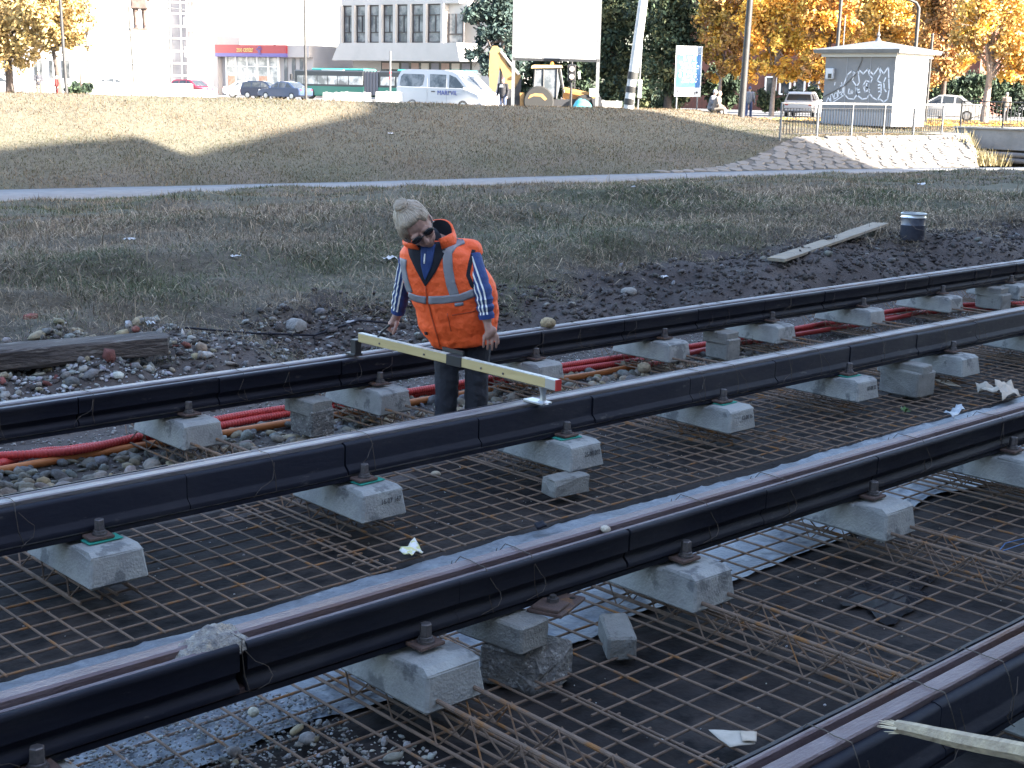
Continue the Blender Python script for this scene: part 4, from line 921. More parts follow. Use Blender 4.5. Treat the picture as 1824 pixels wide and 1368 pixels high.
# ================================================================== BEYOND THE BANK
def stand(px, D, z=ZS, py=170, turn=0.0):
    """ground point at a distance, and a measure on the upright plane through it (photo point -> metres along, height above)"""
    p = at(px, py, D); p = np.array([p[0], p[1], z]); u = np.array([math.cos(VIEW+turn), math.sin(VIEW+turn), 0]); nv = np.array([-u[1], u[0], 0])
    def L(x, y):
        d = sight(x, y); q = EYE+d*(float((p-EYE) @ nv)/float(d @ nv))-p; return (float(q @ u), float(q[2]))
    return tuple(p), L
mat_white = M('white_plaster', (.80, .79, .77), (.74, .73, .71), sc=.3, rough=.9)
mat_cream = M('cream_plaster', (.44, .415, .40), (.39, .37, .355), sc=.4, rough=.9)
mat_pink = M('pinkish_plaster', (.40, .365, .36), (.36, .33, .32), sc=.4, rough=.9)
mat_grey = M('grey_facade', (.42, .41, .42), (.34, .335, .345), sc=.5, rough=.9)
mat_frame = M('dark_frame', (.055, .045, .045), rough=.5)
mat_glass = M('grey_glass', (.10, .11, .125), (.26, .26, .27), sc=.7, rough=.12, lo=.45, hi=.6)
mat_glassd = M('dark_glass', (.035, .04, .045), (.10, .105, .11), sc=.9, rough=.1, lo=.5, hi=.62)
mat_wht = M('white_paint', (.78, .78, .77), rough=.4)
mat_tyre = M('tyre', (.018, .018, .018), rough=.85)
mat_rim = M('rim', (.45, .45, .46), rough=.35, metal=.8)
mat_lamp = M('lamp_glass', (.7, .7, .68), rough=.15)
mat_tail = M('tail_lamp', (.3, .02, .02), rough=.2)

def panel(root, name, x0, x1, z0, z1, y, th, mat, ch=0): return MB().box(((x0+x1)/2, y, (z0+z1)/2), (abs(x1-x0), th, abs(z1-z0)), ch=ch).build(name, mat, root)

# ---- cream office building with a jettied first floor
p, L = stand(710, 132, turn=R_(-34)); r = thing('office_building', 'cream office building with a row of tall windows above the van', 'building', p, VIEW+R_(-34))
def Lr(a, b, c, d): x0, z1 = L(a, b); x1, z0 = L(c, d); return x0, x1, z0, z1
x0, x1, z0, z1 = Lr(598, 8, 815, 75); zt = 15.0
MB().box(((x0+L(905, 50)[0])/2, 7.5, zt/2), (L(905, 50)[0]-x0+.0, 10, zt)).build('wall', mat_cream, r)
zo = L(700, 108)[1]; zsil = L(700, 76)[1]; zwt = L(700, 7)[1]
jl, jr = L(588, 108)[0], L(832, 108)[0]; tl, tr = L(600, 75)[0], L(826, 75)[0]
MB().add([(jl, .25, zo), (jr-1.0, .25, zo), (jr, 1.4, zo), (jr, 2.6, zo), (jl, 2.6, zo), (tl, .27, zsil), (tr-1.0, .27, zsil), (tr, 1.7, zsil), (tr, 2.6, zsil), (tl, 2.6, zsil)],
         [(4, 3, 2, 1, 0), (5, 6, 7, 8, 9), (0, 1, 6, 5), (1, 2, 7, 6), (2, 3, 8, 7), (3, 4, 9, 8), (4, 0, 5, 9)]).build('parapet', mat_cream, r)
MB().box(((tl+tr)/2-.55, 1.9, (zwt+zt)/2), (tr-tl-1.1, 2.4, zt-zwt)).build('upper_wall', mat_cream, r)
wins = [(601, 619), (626, 644), (649, 668), (674, 693), (699, 719), (725, 747), (753, 777)]
edges = [tl] + [(L(a[1], 40)[0]+L(b[0], 40)[0])/2 for a, b in zip(wins[:-1], wins[1:])] + [L(781, 40)[0]]
for x in edges: panel(r, 'pier', x-.16, x+.16, zsil, zwt, .75, .5, mat_cream)
for i, (a, b) in enumerate(wins):
    xa, xb = edges[i]+.16, edges[i+1]-.16
    g_ = panel(r, 'window', xa, xb, zsil+.01, zwt-.01, .95, .06, mat_glass)
    zm = zsil+(zwt-zsil)*.28; zu = zsil+(zwt-zsil)*.72
    for z_ in (zm, zu, zsil+.08, zwt-.06): panel(g_, 'frame', xa, xb, z_-.05, z_+.05, .89, .08, mat_frame)
    for x_ in (xa+.05, xb-.05): panel(g_, 'frame', x_-.05, x_+.05, zsil+.03, zwt-.02, .885, .08, mat_frame)
    panel(g_, 'mullion', (xa+xb)/2-.05, (xa+xb)/2+.05, zm, zu, .89, .08, mat_frame)
xa, xb = L(785, 40)[0], L(813, 40)[0]; g_ = panel(r, 'bay_window', xa, xb, zsil, L(800, 23)[1], 1.2, .08, mat_glass); zm = L(800, 60)[1]
for x_ in (xa+.06, (xa+xb)/2, xb-.06): panel(g_, 'frame', x_-.07, x_+.07, zsil if x_ != (xa+xb)/2 else zm, L(800, 23)[1], 1.13, .08, mat_frame)
panel(g_, 'frame', xa, xb, zm-.07, zm+.07, 1.12, .08, mat_frame)
MB().box((xa-.3, 1.6, (zsil+zwt)/2), (.5, 1.6, zwt-zsil)).build('corner_pier', mat_cream, r); MB().box(((xa+xb)/2, 1.9, zwt-.3), (xb-xa+.6, 1.3, 1.5)).build('bay_head', mat_cream, r)
fx0, fx1 = L(650, 120)[0], L(812, 120)[0]; panel(r, 'shop_front', fx0, fx1, .0, zo-.02, 2.46, .08, mat_glassd)
for i in range(9):
    x_ = fx0+(fx1-fx0)*(i+.5)/9; panel(r, 'fascia_letterboard', x_-.45, x_+.45, zo-.75, zo-.15, 2.40, .05, [M('fascia_a', (.35, .25, .22), rough=.6), M('fascia_b', (.5, .46, .42), rough=.6), M('fascia_c', (.2, .2, .24), rough=.6)][i % 3])

# ---- pet shop pavilion
p, L = stand(450, 142, turn=R_(-31)); r = thing('shop_pavilion', 'low pinkish shop pavilion with a red and blue fascia reading zoo center', 'building', p, VIEW+R_(-31))
xl, xr = L(383, 80)[0], L(546, 80)[0]; zt = L(450, 80)[1]; zf = L(450, 101)[1]
MB().box(((xl+xr)/2, 5.0, zt/2), (xr-xl, 8, zt)).build('wall', mat_pink, r)
panel(r, 'pylon', L(350, 62)[0], xl+.02, 0, L(366, 63)[1], 2.0, 3.4, mat_pink)
f0, f1 = L(382, 80)[0], L(508, 80)[0]
fa = panel(r, 'fascia', f0, f1, zf+.35, zt+.02, .55, .95, M('fascia_red', (.30, .035, .045), rough=.45)); panel(fa, 'blue_band', f0, f1, zf, zf+.35, .54, .93, M('fascia_blue', (.11, .09, .28), rough=.45))
panel(r, 'fascia_end', f1, xr, zf, zt, .7, .7, mat_pink)
mat_gold = M('sign_yellow', (.55, .42, .16), rough=.5)
text('sign_lettering', 'zoo center', .82, mat_gold, fa, ((L(419, 88)[0]+L(452, 88)[0])/2, .055, L(430, 88)[1]), (R_(90), 0, 0), .02, .62)
lx, lz = L(461, 89); mb = MB()
for dx, dz, rr_ in ((0, -.12, .2), (-.22, .12, .1), (-.06, .27, .1), (.12, .27, .1), (.26, .1, .1), (.1, -.35, .14), (-.33, .05, .09)): mb.lathe([(rr_, 0), (rr_, .03)], 10, Matrix.Translation((lx+dx, .06, lz+dz)) @ Matrix.Rotation(R_(90), 4, 'X'))
mb.build('sign_emblem', M('sign_purple', (.10, .06, .20), rough=.5), fa)
gx = [L(a, 120)[0] for a in (393, 410, 430, 448, 468, 486)]
for i in range(5):
    g_ = panel(r, 'shop_window', gx[i]+.08, gx[i+1]-.08, .25, zf-.05, .96, .06, M('shop_glass', (.30, .31, .30), (.62, .6, .57), sc=1.4, rough=.15, lo=.42, hi=.56)); panel(g_, 'transom', gx[i]+.08, gx[i+1]-.08, zf-1.0, zf-.9, .9, .08, mat_white)
    if i in (0, 3): panel(g_, 'poster', gx[i]+.15, gx[i+1]-.2, .9, 2.0, .925, .02, M('poster_orange', (.5, .26, .17), (.6, .4, .3), sc=3, rough=.7))
for x_ in gx: panel(r, 'jamb', x_-.08, x_+.08, 0, zf, .9, .2, mat_white)
for a in (495, 509, 523):
    panel(r, 'side_window', L(a, 120)[0], L(a+6, 120)[0], .4, zf-.1, .97, .08, mat_glass)

# ---- white apartment house with glazed stairwell
p, L = stand(380, 168); r = thing('apartment_house', 'tall white apartment house with a glazed stairwell', 'building', p, VIEW)
xl, xr = L(168, 60)[0], L(640, 60)[0]
MB().box(((xl+L(292, 50)[0])/2, 6, 11), (L(292, 50)[0]-xl, 12, 22)).build('wall', mat_white, r); MB().box(((L(330, 50)[0]+xr)/2, 6.2, 11), (xr-L(330, 50)[0], 11.6, 22)).build('wall', mat_white, r)
sx0, sx1 = L(292, 50)[0], L(330, 50)[0]; MB().box(((sx0+sx1)/2, 7, 11), (sx1-sx0, 9, 22)).build('stair_core', mat_white, r)
zs = [L(310, q)[1] for q in (152, 134, 112, 90, 67, 45, 22, 2, -20, -42)]
for i in range(len(zs)-1):
    for a, b in ((295, 312), (314, 325)):
        xa, xb = L(a, 50)[0], L(b, 50)[0]; g_ = panel(r, 'stair_window', xa+.05, xb-.05, zs[i]+.14, zs[i+1]-.14, 2.46, .08, M('stair_glass', (.20, .20, .23), (.28, .28, .31), sc=.5, rough=.15)); panel(g_, 'frame', xa-.05, xa+.08, zs[i], zs[i+1], 2.4, .12, mat_white)
    panel(r, 'landing_edge', sx0, sx1, zs[i]-.1, zs[i]+.1, 2.42, .1, mat_white)
for i in range(4):
    z_ = 4.2+3.4*i; panel(r, 'balcony', L(331, 50)[0], L(372, 50)[0], z_, z_+1.15, -.45, 1.1, mat_white); g_ = panel(r, 'balcony_window', L(333, 50)[0], L(344, 50)[0], z_+1.2, z_+3.0, .37, .08, M('curtained_glass', (.33, .27, .27), (.45, .4, .4), sc=1, rough=.3)); panel(g_, 'frame', L(338, 50)[0]-.05, L(338, 50)[0]+.05, z_+1.2, z_+3.0, .31, .08, mat_white)
for a in (560, 571, 585):
    for i in range(4): panel(r, 'window', L(a, 50)[0], L(a+6, 50)[0], 4.0+3.4*i, 6.0+3.4*i, .37, .08, M('pale_glass', (.6, .6, .62), rough=.2))
MB().tube([(L(491, 80)[0], .3, 3.5), (L(491, 20)[0], .3, 22)], .09, 6).build('downpipe', M('pale_pipe', (.55, .54, .52), rough=.6), r)
panel(r, 'cornice', L(450, 5)[0], L(494, 5)[0], L(470, 5)[1]-.3, L(470, 5)[1]+.2, .1, .7, M('pale_pipe', (.5, .5, .5)))
for a, b, c in ((548, 578, 9),): panel(r, 'hood', L(a, c)[0], L(b, c)[0], L(a, c)[1]-.25, L(a, c)[1]+.15, .1, .8, MATS['pale_pipe'])

# ---- grey block of flats behind the left trees
p, L = stand(60, 140); r = thing('block_of_flats', 'grey block of flats behind the autumn trees at the left', 'building', p, VIEW)
xl, xr = L(-80, 60)[0], L(146, 60)[0]; MB().box(((xl+xr)/2, 6, 9), (xr-xl, 11, 18)).build('wall', mat_grey, r)
wm = {}
for j in range(5):
    for a in (-60, -30, 2, 30, 55, 82, 104, 126):
        z_ = 1.4+3.2*j; g_ = panel(r, 'window', L(a, 50)[0], L(a+14, 50)[0], z_, z_+1.7, .47, .08, mat_glassd if (a+j) % 3 else M('curtain', (.42, .33, .32), (.3, .25, .26), sc=1, rough=.5)); panel(g_, 'frame', L(a+7, 50)[0]-.05, L(a+7, 50)[0]+.05, z_, z_+1.7, .42, .06, mat_white)
    panel(r, 'floor_band', xl, xr, 1.4+3.2*j-1.0, 1.4+3.2*j-.6, .46, .12, M('band_grey', (.5, .49, .49), rough=.9))
p, L = stand(158, 141); r = thing('gable_wall', 'white gable wall beside the grey block of flats', 'building', p, VIEW)
MB().box((.1, 6, 8), (L(171, 50)[0]-L(146, 50)[0], 10.8, 16)).build('wall', mat_white, r); panel(r, 'gable_window', -.3, .3, 3, 4.5, .58, .08, M('pale_glass', (.6, .6, .62)))

# ---- brick building behind the orange trees
p, L = stand(1360, 112, turn=R_(-32)); r = thing('brick_building', 'dark red brick building with white framed windows behind the orange trees', 'building', p, VIEW+R_(-32))
mat_brick = M('brick_wall', (.15, .06, .045), (.11, .05, .04), sc=3, rough=.9, bump=.4, bsc=40)
MB().box((L(1440, 100)[0], 6, 3.4), (26, 10, 6.8)).build('wall', mat_brick, r)
MB().prism([(L(1440, 100)[0]-13.6, 6.8), (L(1440, 100)[0]+13.6, 6.8), (L(1440, 100)[0]+10, 9.5), (L(1440, 100)[0]-10, 9.5)], .4, 11.6, 'y').build('roof', M('roof_brown', (.12, .07, .05), rough=.9), r)
for a in (1277, 1356, 1382, 1408, 1434, 1470, 1520, 1700, 1760):
    xa, xb = L(a, 150)[0], L(a+18, 150)[0]; z0, z1 = L(a, 166)[1], L(a, 138)[1]
    g_ = panel(r, 'window', xa, xb, z0, z1, .97, .08, mat_glassd)
    for x_ in (xa, xb): panel(g_, 'frame', x_-.07, x_+.07, z0-.05, z1+.05, .93, .1, mat_white)
    panel(g_, 'frame', xa, xb, z1, z1+.12, .93, .1, mat_white); panel(g_, 'sill', xa-.1, xb+.1, z0-.12, z0, .9, .2, mat_white)

# ---- vehicles
def tilt_y(w, z, z0, z1, ins): return w/2-.03-ins*max(0, min(1, (z-z0)/(z1-z0)))
def vehicle(name, label, loc, rz, body, cab, w, paint, wheels, wr, side, wind, rear, group=None, ins=.18, cat='car', glass=None):
    """body, cab, side windows: polygons (x along, z up); front at +x"""
    r = thing(name, label, cat, loc, rz, group); glass = glass or mat_glassd
    n = len(body); cxm = sum(q[0] for q in body)/n; czm = sum(q[1] for q in body)/n; V = []; F = []
    for y, s in ((-w/2, .955), (-w/2+.07, 1), (w/2-.07, 1), (w/2, .955)):
        for (x, z) in body: V.append((cxm+(x-cxm)*(s if abs(x-cxm) > .5 else 1), y, czm+(z-czm)*s))
    for a in range(3):
        for i in range(n): F.append((a*n+i, a*n+(i+1) % n, (a+1)*n+(i+1) % n, (a+1)*n+i))
    F += [tuple(range(n)), tuple(range(3*n, 4*n))]; MB().add(V, F).build('body', paint, r, 35)
    z0 = min(q[1] for q in cab); z1 = max(q[1] for q in cab); n = len(cab)
    V = [(x, -tilt_y(w, z, z0, z1, ins), z) for x, z in cab]+[(x, tilt_y(w, z, z0, z1, ins), z) for x, z in cab]
    MB().add(V, [tuple(range(n)), tuple(range(n, 2*n))]+[(i, (i+1) % n, (i+1) % n+n, i+n) for i in range(n)]).build('cabin', paint, r, 35)
    for sd in side:
        for s in (-1, 1):
            k = len(sd); V = [(x, s*(tilt_y(w, z, z0, z1, ins)+.006), z) for x, z in sd]+[(x, s*(tilt_y(w, z, z0, z1, ins)-.02), z) for x, z in sd]
            MB().add(V, [tuple(range(k)), tuple(range(k, 2*k))]+[(i, (i+1) % k, (i+1) % k+k, i+k) for i in range(k)]).build('side_window', glass, r)
    for nm, ((xa, za), (xb, zb_)) in (('windscreen', wind), ('rear_window', rear)):
        d = Vector((xb-xa, 0, zb_-za)); nn = Vector((d.z, 0, -d.x)).normalized()*(.008 if nm == 'windscreen' else -.008)*(1 if d.z > 0 else -1)
        ya, yb = tilt_y(w, za, z0, z1, ins)-.09, tilt_y(w, zb_, z0, z1, ins)-.07
        V = [Vector((xa, -ya, za))+nn, Vector((xa, ya, za))+nn, Vector((xb, yb, zb_))+nn, Vector((xb, -yb, zb_))+nn]; V += [v-nn*3 for v in V]
        MB().add(V, [(0, 1, 2, 3), (7, 6, 5, 4), (0, 1, 5, 4), (1, 2, 6, 5), (2, 3, 7, 6), (3, 0, 4, 7)]).build(nm, glass, r)
    wm = MB().lathe([(wr*.5, -.1), (wr*.93, -.1), (wr, -.06), (wr, .06), (wr*.93, .1), (wr*.5, .1)], 18, Matrix.Rotation(R_(90), 4, 'X')).mesh('wheel', mat_tyre, 30)
    rm = MB().lathe([(.02, -.112), (wr*.3, -.106), (wr*.62, -.104), (wr*.64, .104), (wr*.3, .106), (.02, .112)], 14, Matrix.Rotation(R_(90), 4, 'X')).mesh('rim', mat_rim, 30)
    for x in wheels:
        for s in (-1, 1): wq = link('wheel', wm, r, (x, s*(w/2-.10), wr)); link('rim', rm, wq)
    xf = max(q[0] for q in body); xr_ = min(q[0] for q in body); zl = czm+.02
    for s in (-1, 1):
        MB().box((xf-.13, s*(w/2-.25), zl+.08), (.14, .34, .13), ch=.02).build('headlight', mat_lamp, r); MB().box((xr_+.07, s*(w/2-.17), zl+.12), (.12, .2, .2), ch=.02).build('tail_light', mat_tail, r)
        MB().box((cab[-1][0]*.0+wind[0][0]-.25, s*(w/2+.06), z0+.06), (.1, .16, .11), ch=.02).build('mirror', paint, r)
    return r
def paint(n, c, rough=.28): return M('paint_'+n, c, rough=rough, spec=.6)
HB = [(-2.0, .35), (-2.05, .62), (-1.95, .92), (-.2, .95), (.75, .93), (1.85, .76), (2.02, .58), (2.02, .34), (1.7, .24), (-1.75, .24)]
HC = [(-1.95, .9), (-1.75, 1.33), (-1.3, 1.45), (.0, 1.46), (.35, 1.40), (1.05, .9)]
HS = [[(-1.72, .95), (-1.62, 1.28), (-1.0, 1.36), (-.95, .95)], [(-.88, .95), (-.9, 1.36), (-.15, 1.38), (-.12, .95)], [(-.04, .95), (-.06, 1.37), (.2, 1.33), (.82, .95)]]
SB = [(-2.2, .4), (-2.22, .75), (-2.1, .95), (-1.1, .98), (.85, .95), (2.0, .78), (2.2, .58), (2.2, .36), (1.85, .25), (-1.85, .25)]
SC = [(-1.65, .93), (-.95, 1.40), (-.3, 1.46), (.25, 1.43), (1.1, .92)]
SS_ = [[(-1.35, .97), (-.88, 1.33), (-.72, 1.35), (-.68, .97)], [(-.6, .97), (-.62, 1.36), (.0, 1.39), (.02, .97)], [(.1, .97), (.08, 1.38), (.25, 1.36), (.88, .97)]]
def hatch(label, px, D, rz, pt, s=1.0, group='cars parked along the street'):
    p, _ = stand(px, D); return vehicle('car', label, p, VIEW+rz, HB, HC, 1.72, pt, (-1.28, 1.25), .30, HS, ((1.02, .93), (.38, 1.38)), ((-1.93, .95), (-1.76, 1.3)), group)
def sedan(label, px, D, rz, pt, group='cars parked along the street'):
    p, _ = stand(px, D); return vehicle('car', label, p, VIEW+rz, SB, SC, 1.74, pt, (-1.35, 1.32), .31, SS_, ((1.07, .95), (.3, 1.40)), ((-1.6, .97), (-1.0, 1.36)), group)
hatch('red hatchback parked left of the pink shop pavilion', 345, 118, R_(-32), paint('red', (.30, .015, .04)))
sedan('white sedan parked before the shop window', 443, 122, R_(8), paint('white', (.5, .5, .5)))
hatch('dark blue hatchback parked just right of the white sedan', 474, 116, R_(-20), paint('navy', (.018, .024, .045)))
sedan('mid blue sedan parked beside the rear of the dark hatchback', 508, 113, R_(150), paint('blue', (.035, .055, .11)))
sedan('white sedan half hidden behind the monument', 205, 116, R_(12), MATS['paint_white'])
hatch('white hatchback cut by the left edge of the picture', 0, 108, R_(10), MATS['paint_white'])
sedan('white car standing behind the kiosk near the bridge', 1682, 80, R_(160), MATS['paint_white'])
hatch('silver hatchback parked between the trees behind the railing', 1432, 84, R_(70), paint('silver', (.4, .4, .42)))

# ---- van (double cab, rear to the left)
p, L = stand(801, 67.5)
VB = [(-2.55, .5), (-2.58, .95), (-2.55, 1.25), (1.35, 1.22), (1.75, 1.15), (2.35, .95), (2.55, .72), (2.55, .42), (2.2, .28), (-2.3, .28)]
VC = [(-2.56, 1.15), (-2.50, 1.75), (-2.35, 2.02), (-1.9, 2.08), (.2, 2.06), (.75, 1.98), (1.05, 1.85), (1.85, 1.14)]
VS = [[(-2.38, 1.32), (-2.34, 1.74), (-2.2, 1.86), (-.95, 1.84), (-.9, 1.74), (-.95, 1.34), (-1.15, 1.26), (-2.25, 1.26)], [(-.52, 1.16), (-.6, 1.86), (.38, 1.84), (.42, 1.16)], [(.62, 1.16), (.55, 1.84), (.95, 1.72), (1.62, 1.16)]]
van = vehicle('van', 'white crew van with blue lettering parked on the bank top', (p[0], p[1], p[2]), VIEW+R_(-33), VB, VC, 1.9, M('van_white', (.42, .42, .43), rough=.35, spec=.6), (-1.55, 1.45), .34, VS, ((1.82, 1.2), (1.1, 1.8)), ((-2.55, 1.3), (-2.46, 1.75)), None, .16, 'van', M('van_glass', (.04, .045, .05), (.16, .165, .17), sc=1.8, rough=.1, lo=.42, hi=.58))
mat_vblue = M('lettering_blue', (.03, .05, .25), rough=.5)
text('lettering', 'MARI VIL', .30, mat_vblue, van, (.55, -.975, .98), (R_(90), 0, 0), .004, 1.0)
for x_ in (-.66, .5): MB().box((x_, -.952, 1.0), (.02, .012, 1.3)).build('door_gap', M('gap_grey', (.3, .3, .3), rough=.7), van)
for x_ in (-.3, .7): MB().box((x_, -.96, 1.04), (.2, .03, .05)).build('door_handle', mat_frame, van)

# ---- articulated bus
p, L = stand(650, 122, turn=R_(-30)); r = thing('bus', 'green and dark articulated city bus in front of the cream building', 'bus', p, VIEW+R_(-30))
x0 = L(523, 150)[0]; xj0, xj1 = L(648, 150)[0], L(673, 150)[0]; x1 = L(830, 150)[0]; H_ = L(600, 125)[1]
mat_bgreen = M('bus_green', (.03, .16, .12), rough=.35); mat_bdark = M('bus_dark', (.04, .045, .05), rough=.3); mat_teal = M('bus_teal', (.05, .36, .30), rough=.4)
for a, b, nm in ((x0, xj0, 'front_body'), (xj1, x1, 'rear_body')):
    MB().box(((a+b)/2, 1.25, H_/2+.15), (b-a, 2.5, H_-.3), ch=.12).build(nm, mat_bdark, r); MB().box(((a+b)/2, 1.25, .75), (b-a+.02, 2.53, .92), ch=.08).build('skirt', mat_bgreen, r)
    MB().box(((a+b)/2+.8, 1.25, H_+.05), (b-a-2.0, 1.9, .22), ch=.08).build('roof_unit', mat_teal, r)
mb = MB()
for i in range(9): x_ = xj0+(xj1-xj0)*(i+.5)/9; mb.box((x_, 1.25, H_/2+.2), ((xj1-xj0)/9*.8, 2.4-.1*(i % 2), H_-.5))
mb.build('bellows', M('bellows_grey', (.13, .13, .15), rough=.8), r)
MB().box((x0+.55*(xj0-x0), 1.25, H_-.02), (2.4, 2.3, .1)).build('roof_edge', mat_wht, r)
ed = [L(q, 150)[0] for q in (529, 541, 565, 584, 601, 621, 647)]
for a, b in zip(ed[:-1], ed[1:]): panel(r, 'window', a+.05, b-.05, 1.32, H_-.5, -.012, .03, M('bus_glass', (.22, .23, .22), (.60, .60, .58), sc=.8, rough=.1, lo=.42, hi=.55))
for q in range(4): a = xj1+.3+q*1.7; panel(r, 'window', a, a+1.5, 1.32, H_-.5, -.012, .03, MATS['bus_glass'])
panel(r, 'windscreen', x0-.02, x0+.01, 1.2, H_-.4, 1.25, 2.2, mat_glassd)
wm = MB().lathe([(.25, -.13), (.46, -.13), (.48, -.08), (.48, .08), (.46, .13), (.25, .13)], 18, Matrix.Rotation(R_(90), 4, 'X')).mesh('wheel', mat_tyre, 30)
for x_ in (L(553, 170)[0], L(720, 170)[0]): wq = link('wheel', wm, r, (x_, .1, .48)); MB().lathe([(.05, -.14), (.26, -.135)], 12, Matrix.Rotation(R_(90), 4, 'X')).build('rim', mat_rim, wq)
MB().box((x0-.18, -.1, 1.9), (.2, .25, .55), ch=.04).build('mirror', mat_blk, r)

# ---- concrete barriers
def barrier(pa, pb, ytop, D, label, depth=.5):
    p, L = stand((pa+pb)/2, D); r = thing('barrier', label, 'barrier', p, VIEW, 'white concrete barriers'); h = L((pa+pb)/2, ytop)[1]; w_ = L(pb, ytop)[0]-L(pa, ytop)[0]
    MB().prism([(-.3, 0), (.3, 0), (.3, .15), (.16, .35), (.12, h), (-.12, h), (-.16, .35), (-.3, .15)], -w_/2, w_/2, 'x').build('concrete_body', M('white_concrete', (.6, .59, .57), (.5, .49, .48), sc=1.5, rough=.85), r)
    for s in (-1, 1): MB().box((s*w_*.3, 0, h+.015), (.12, .06, .07)).build('lifting_eye', mat_galv, r)
barrier(576, 605, 165, 76, 'short white barrier under the front of the bus'); barrier(607, 660, 164.5, 75, 'white barrier below the bus windows'); barrier(670, 766, 164, 68, 'long white barrier in front of the van rear')
barrier(1066, 1108, 180, 70, 'white barrier between the backhoe and the striped pole')

# ---- backhoe loader
p, L = stand(970, 70); r = thing('backhoe_loader', 'yellow backhoe loader behind the billboard post', 'backhoe', p, VIEW)
mat_yel = M('machine_yellow', (.34, .195, .065), (.24, .14, .055), sc=2.5, rough=.5, c3=(.16, .1, .05), sc3=5, lo3=.58, hi3=.7); mat_mach = M('machine_black', (.03, .03, .033), rough=.5)
def poly(root, nm, pix, y0, y1, mat): return MB().prism([L(*q) for q in pix], y0, y1, 'y').build(nm, mat, root)
poly(r, 'dipper', [(873, 166), (871, 130), (873, 92), (878, 82), (886, 82), (891, 88), (890, 120), (884, 158), (880, 168)], -.2, .2, mat_yel)
poly(r, 'boom', [(886, 84), (892, 90), (905, 118), (928, 134), (926, 142), (916, 160), (902, 160), (898, 138), (888, 112)], -.17, .17, mat_yel)
poly(r, 'boom_post', [(902, 158), (918, 158), (926, 140), (929, 143), (926, 190), (898, 190)], -.25, .25, mat_mach)
a, b = L(892, 92), L(924, 133); MB().tube([(a[0], -.22, a[1]), (b[0], -.22, b[1])], .07, 8).build('ram', M('ram_chrome', (.6, .55, .5), rough=.3, metal=.6), r, True)
a, b = L(876, 165), L(874, 182); MB().prism([L(872, 165), L(884, 165), L(890, 178), L(884, 188), L(874, 186), L(870, 175)], -.35, .35, 'y').build('digging_bucket', mat_mach, r)
poly(r, 'stabiliser', [(926, 165), (934, 165), (934, 192), (926, 192)], -.7, -.5, mat_yel); poly(r, 'chassis', [(918, 178), (1050, 176), (1052, 188), (918, 190)], -.5, .5, mat_mach)
cabp = poly(r, 'cab_glass', [(949, 170), (953, 123), (992, 122), (997, 150), (992, 174), (966, 172)], -.72, .72, M('cab_glass', (.07, .08, .09), (.2, .21, .23), sc=2, rough=.08))
for q0, q1 in (((949, 172), (953, 121)), ((967, 170), (968, 121)), ((990, 176), (992, 121)), ((1004, 165), (997, 121))):
    for y_ in (-.74, .74): a, b = L(*q0), L(*q1); MB().tube([(a[0], y_, a[1]), (b[0], y_, b[1])], .045, 6).build('cab_post', mat_mach, r)
poly(r, 'roof', [(946, 122), (947, 117.5), (951, 116), (1000, 116.5), (1002, 121)], -.85, .85, M('roof_cream', (.45, .33, .16), rough=.5))
a = L(983, 113); MB().lathe([(.09, 0), (.09, .1), (.05, .17)], 10, Matrix.Translation((a[0], -.3, a[1]-.1))).build('beacon', M('beacon_orange', (.8, .25, .03), rough=.3), r)
poly(r, 'rear_fender', [(940, 176), (944, 169), (953, 166), (966, 167), (974, 176), (970, 179), (962, 172), (950, 171)], -.95, -.55, mat_yel)
wq = MB().lathe([(.3, -.22), (.7, -.22), (.76, -.12), (.76, .12), (.7, .22), (.3, .22)], 22, Matrix.Rotation(R_(90), 4, 'X')).build('rear_wheel', mat_tyre, r, 30, (L(959, 180)[0], -.72, .66)); MB().lathe([(.05, -.24), (.34, -.225)], 12, Matrix.Rotation(R_(90), 4, 'X')).build('rim', mat_yel, wq)
MB().lathe([(.2, -.18), (.5, -.18), (.55, -.1), (.55, .1), (.5, .18), (.2, .18)], 20, Matrix.Rotation(R_(90), 4, 'X')).build('front_wheel', mat_tyre, r, 30, (L(1040, 182)[0], -.75, .5))
poly(r, 'bonnet', [(1002, 176), (1003, 158), (1030, 160), (1054, 166), (1056, 178), (1030, 181)], -.45, .45, M('machine_orange', (.36, .17, .05), (.28, .14, .05), sc=2, rough=.5))
poly(r, 'loader_arm', [(1002, 158), (1005, 155), (1052, 165), (1064, 178), (1060, 182), (1046, 170)], -.8, -.66, mat_yel); poly(r, 'loader_bucket', [(1052, 176), (1068, 172), (1072, 190), (1056, 192)], -1.0, 1.0, mat_mach)
poly(r, 'exhaust', [(1022, 158), (1022, 130), (1025, 130), (1025, 158)], -.06, .06, mat_mach); poly(r, 'mirror', [(1028, 128), (1032, 127), (1033, 140), (1029, 141)], -.9, -.84, mat_wht)
poly(r, 'side_panel', [(1048, 158), (1064, 157), (1065, 172), (1049, 172)], -1.02, -.98, mat_wht)
# turquoise tarp over a pile, flags of site clutter
p, L = stand(1038, 66); mb = MB(); V = []; F = []
for j in range(9):
    for i in range(13):
        u, v = i/12, j/8; V.append(((u-.5)*1.25, (v-.5)*.9, .05+(1.05 if True else 0)*max(0, math.sin(math.pi*u))**.7*max(.0, math.sin(math.pi*v))**.6*(.75+.35*mnoise.noise(Vector((u*4, v*4, 2))))))
for j in range(8):
    for i in range(12): F.append((j*13+i, j*13+i+1, (j+1)*13+i+1, (j+1)*13+i))
o = mb.add(V, F).build('tarp', M('turquoise_tarp', (.08, .42, .48), rough=.5), None, True, (p[0], p[1], ZS), VIEW); tag(o, 'turquoise tarp heaped over a pile beside the backhoe', 'tarp')

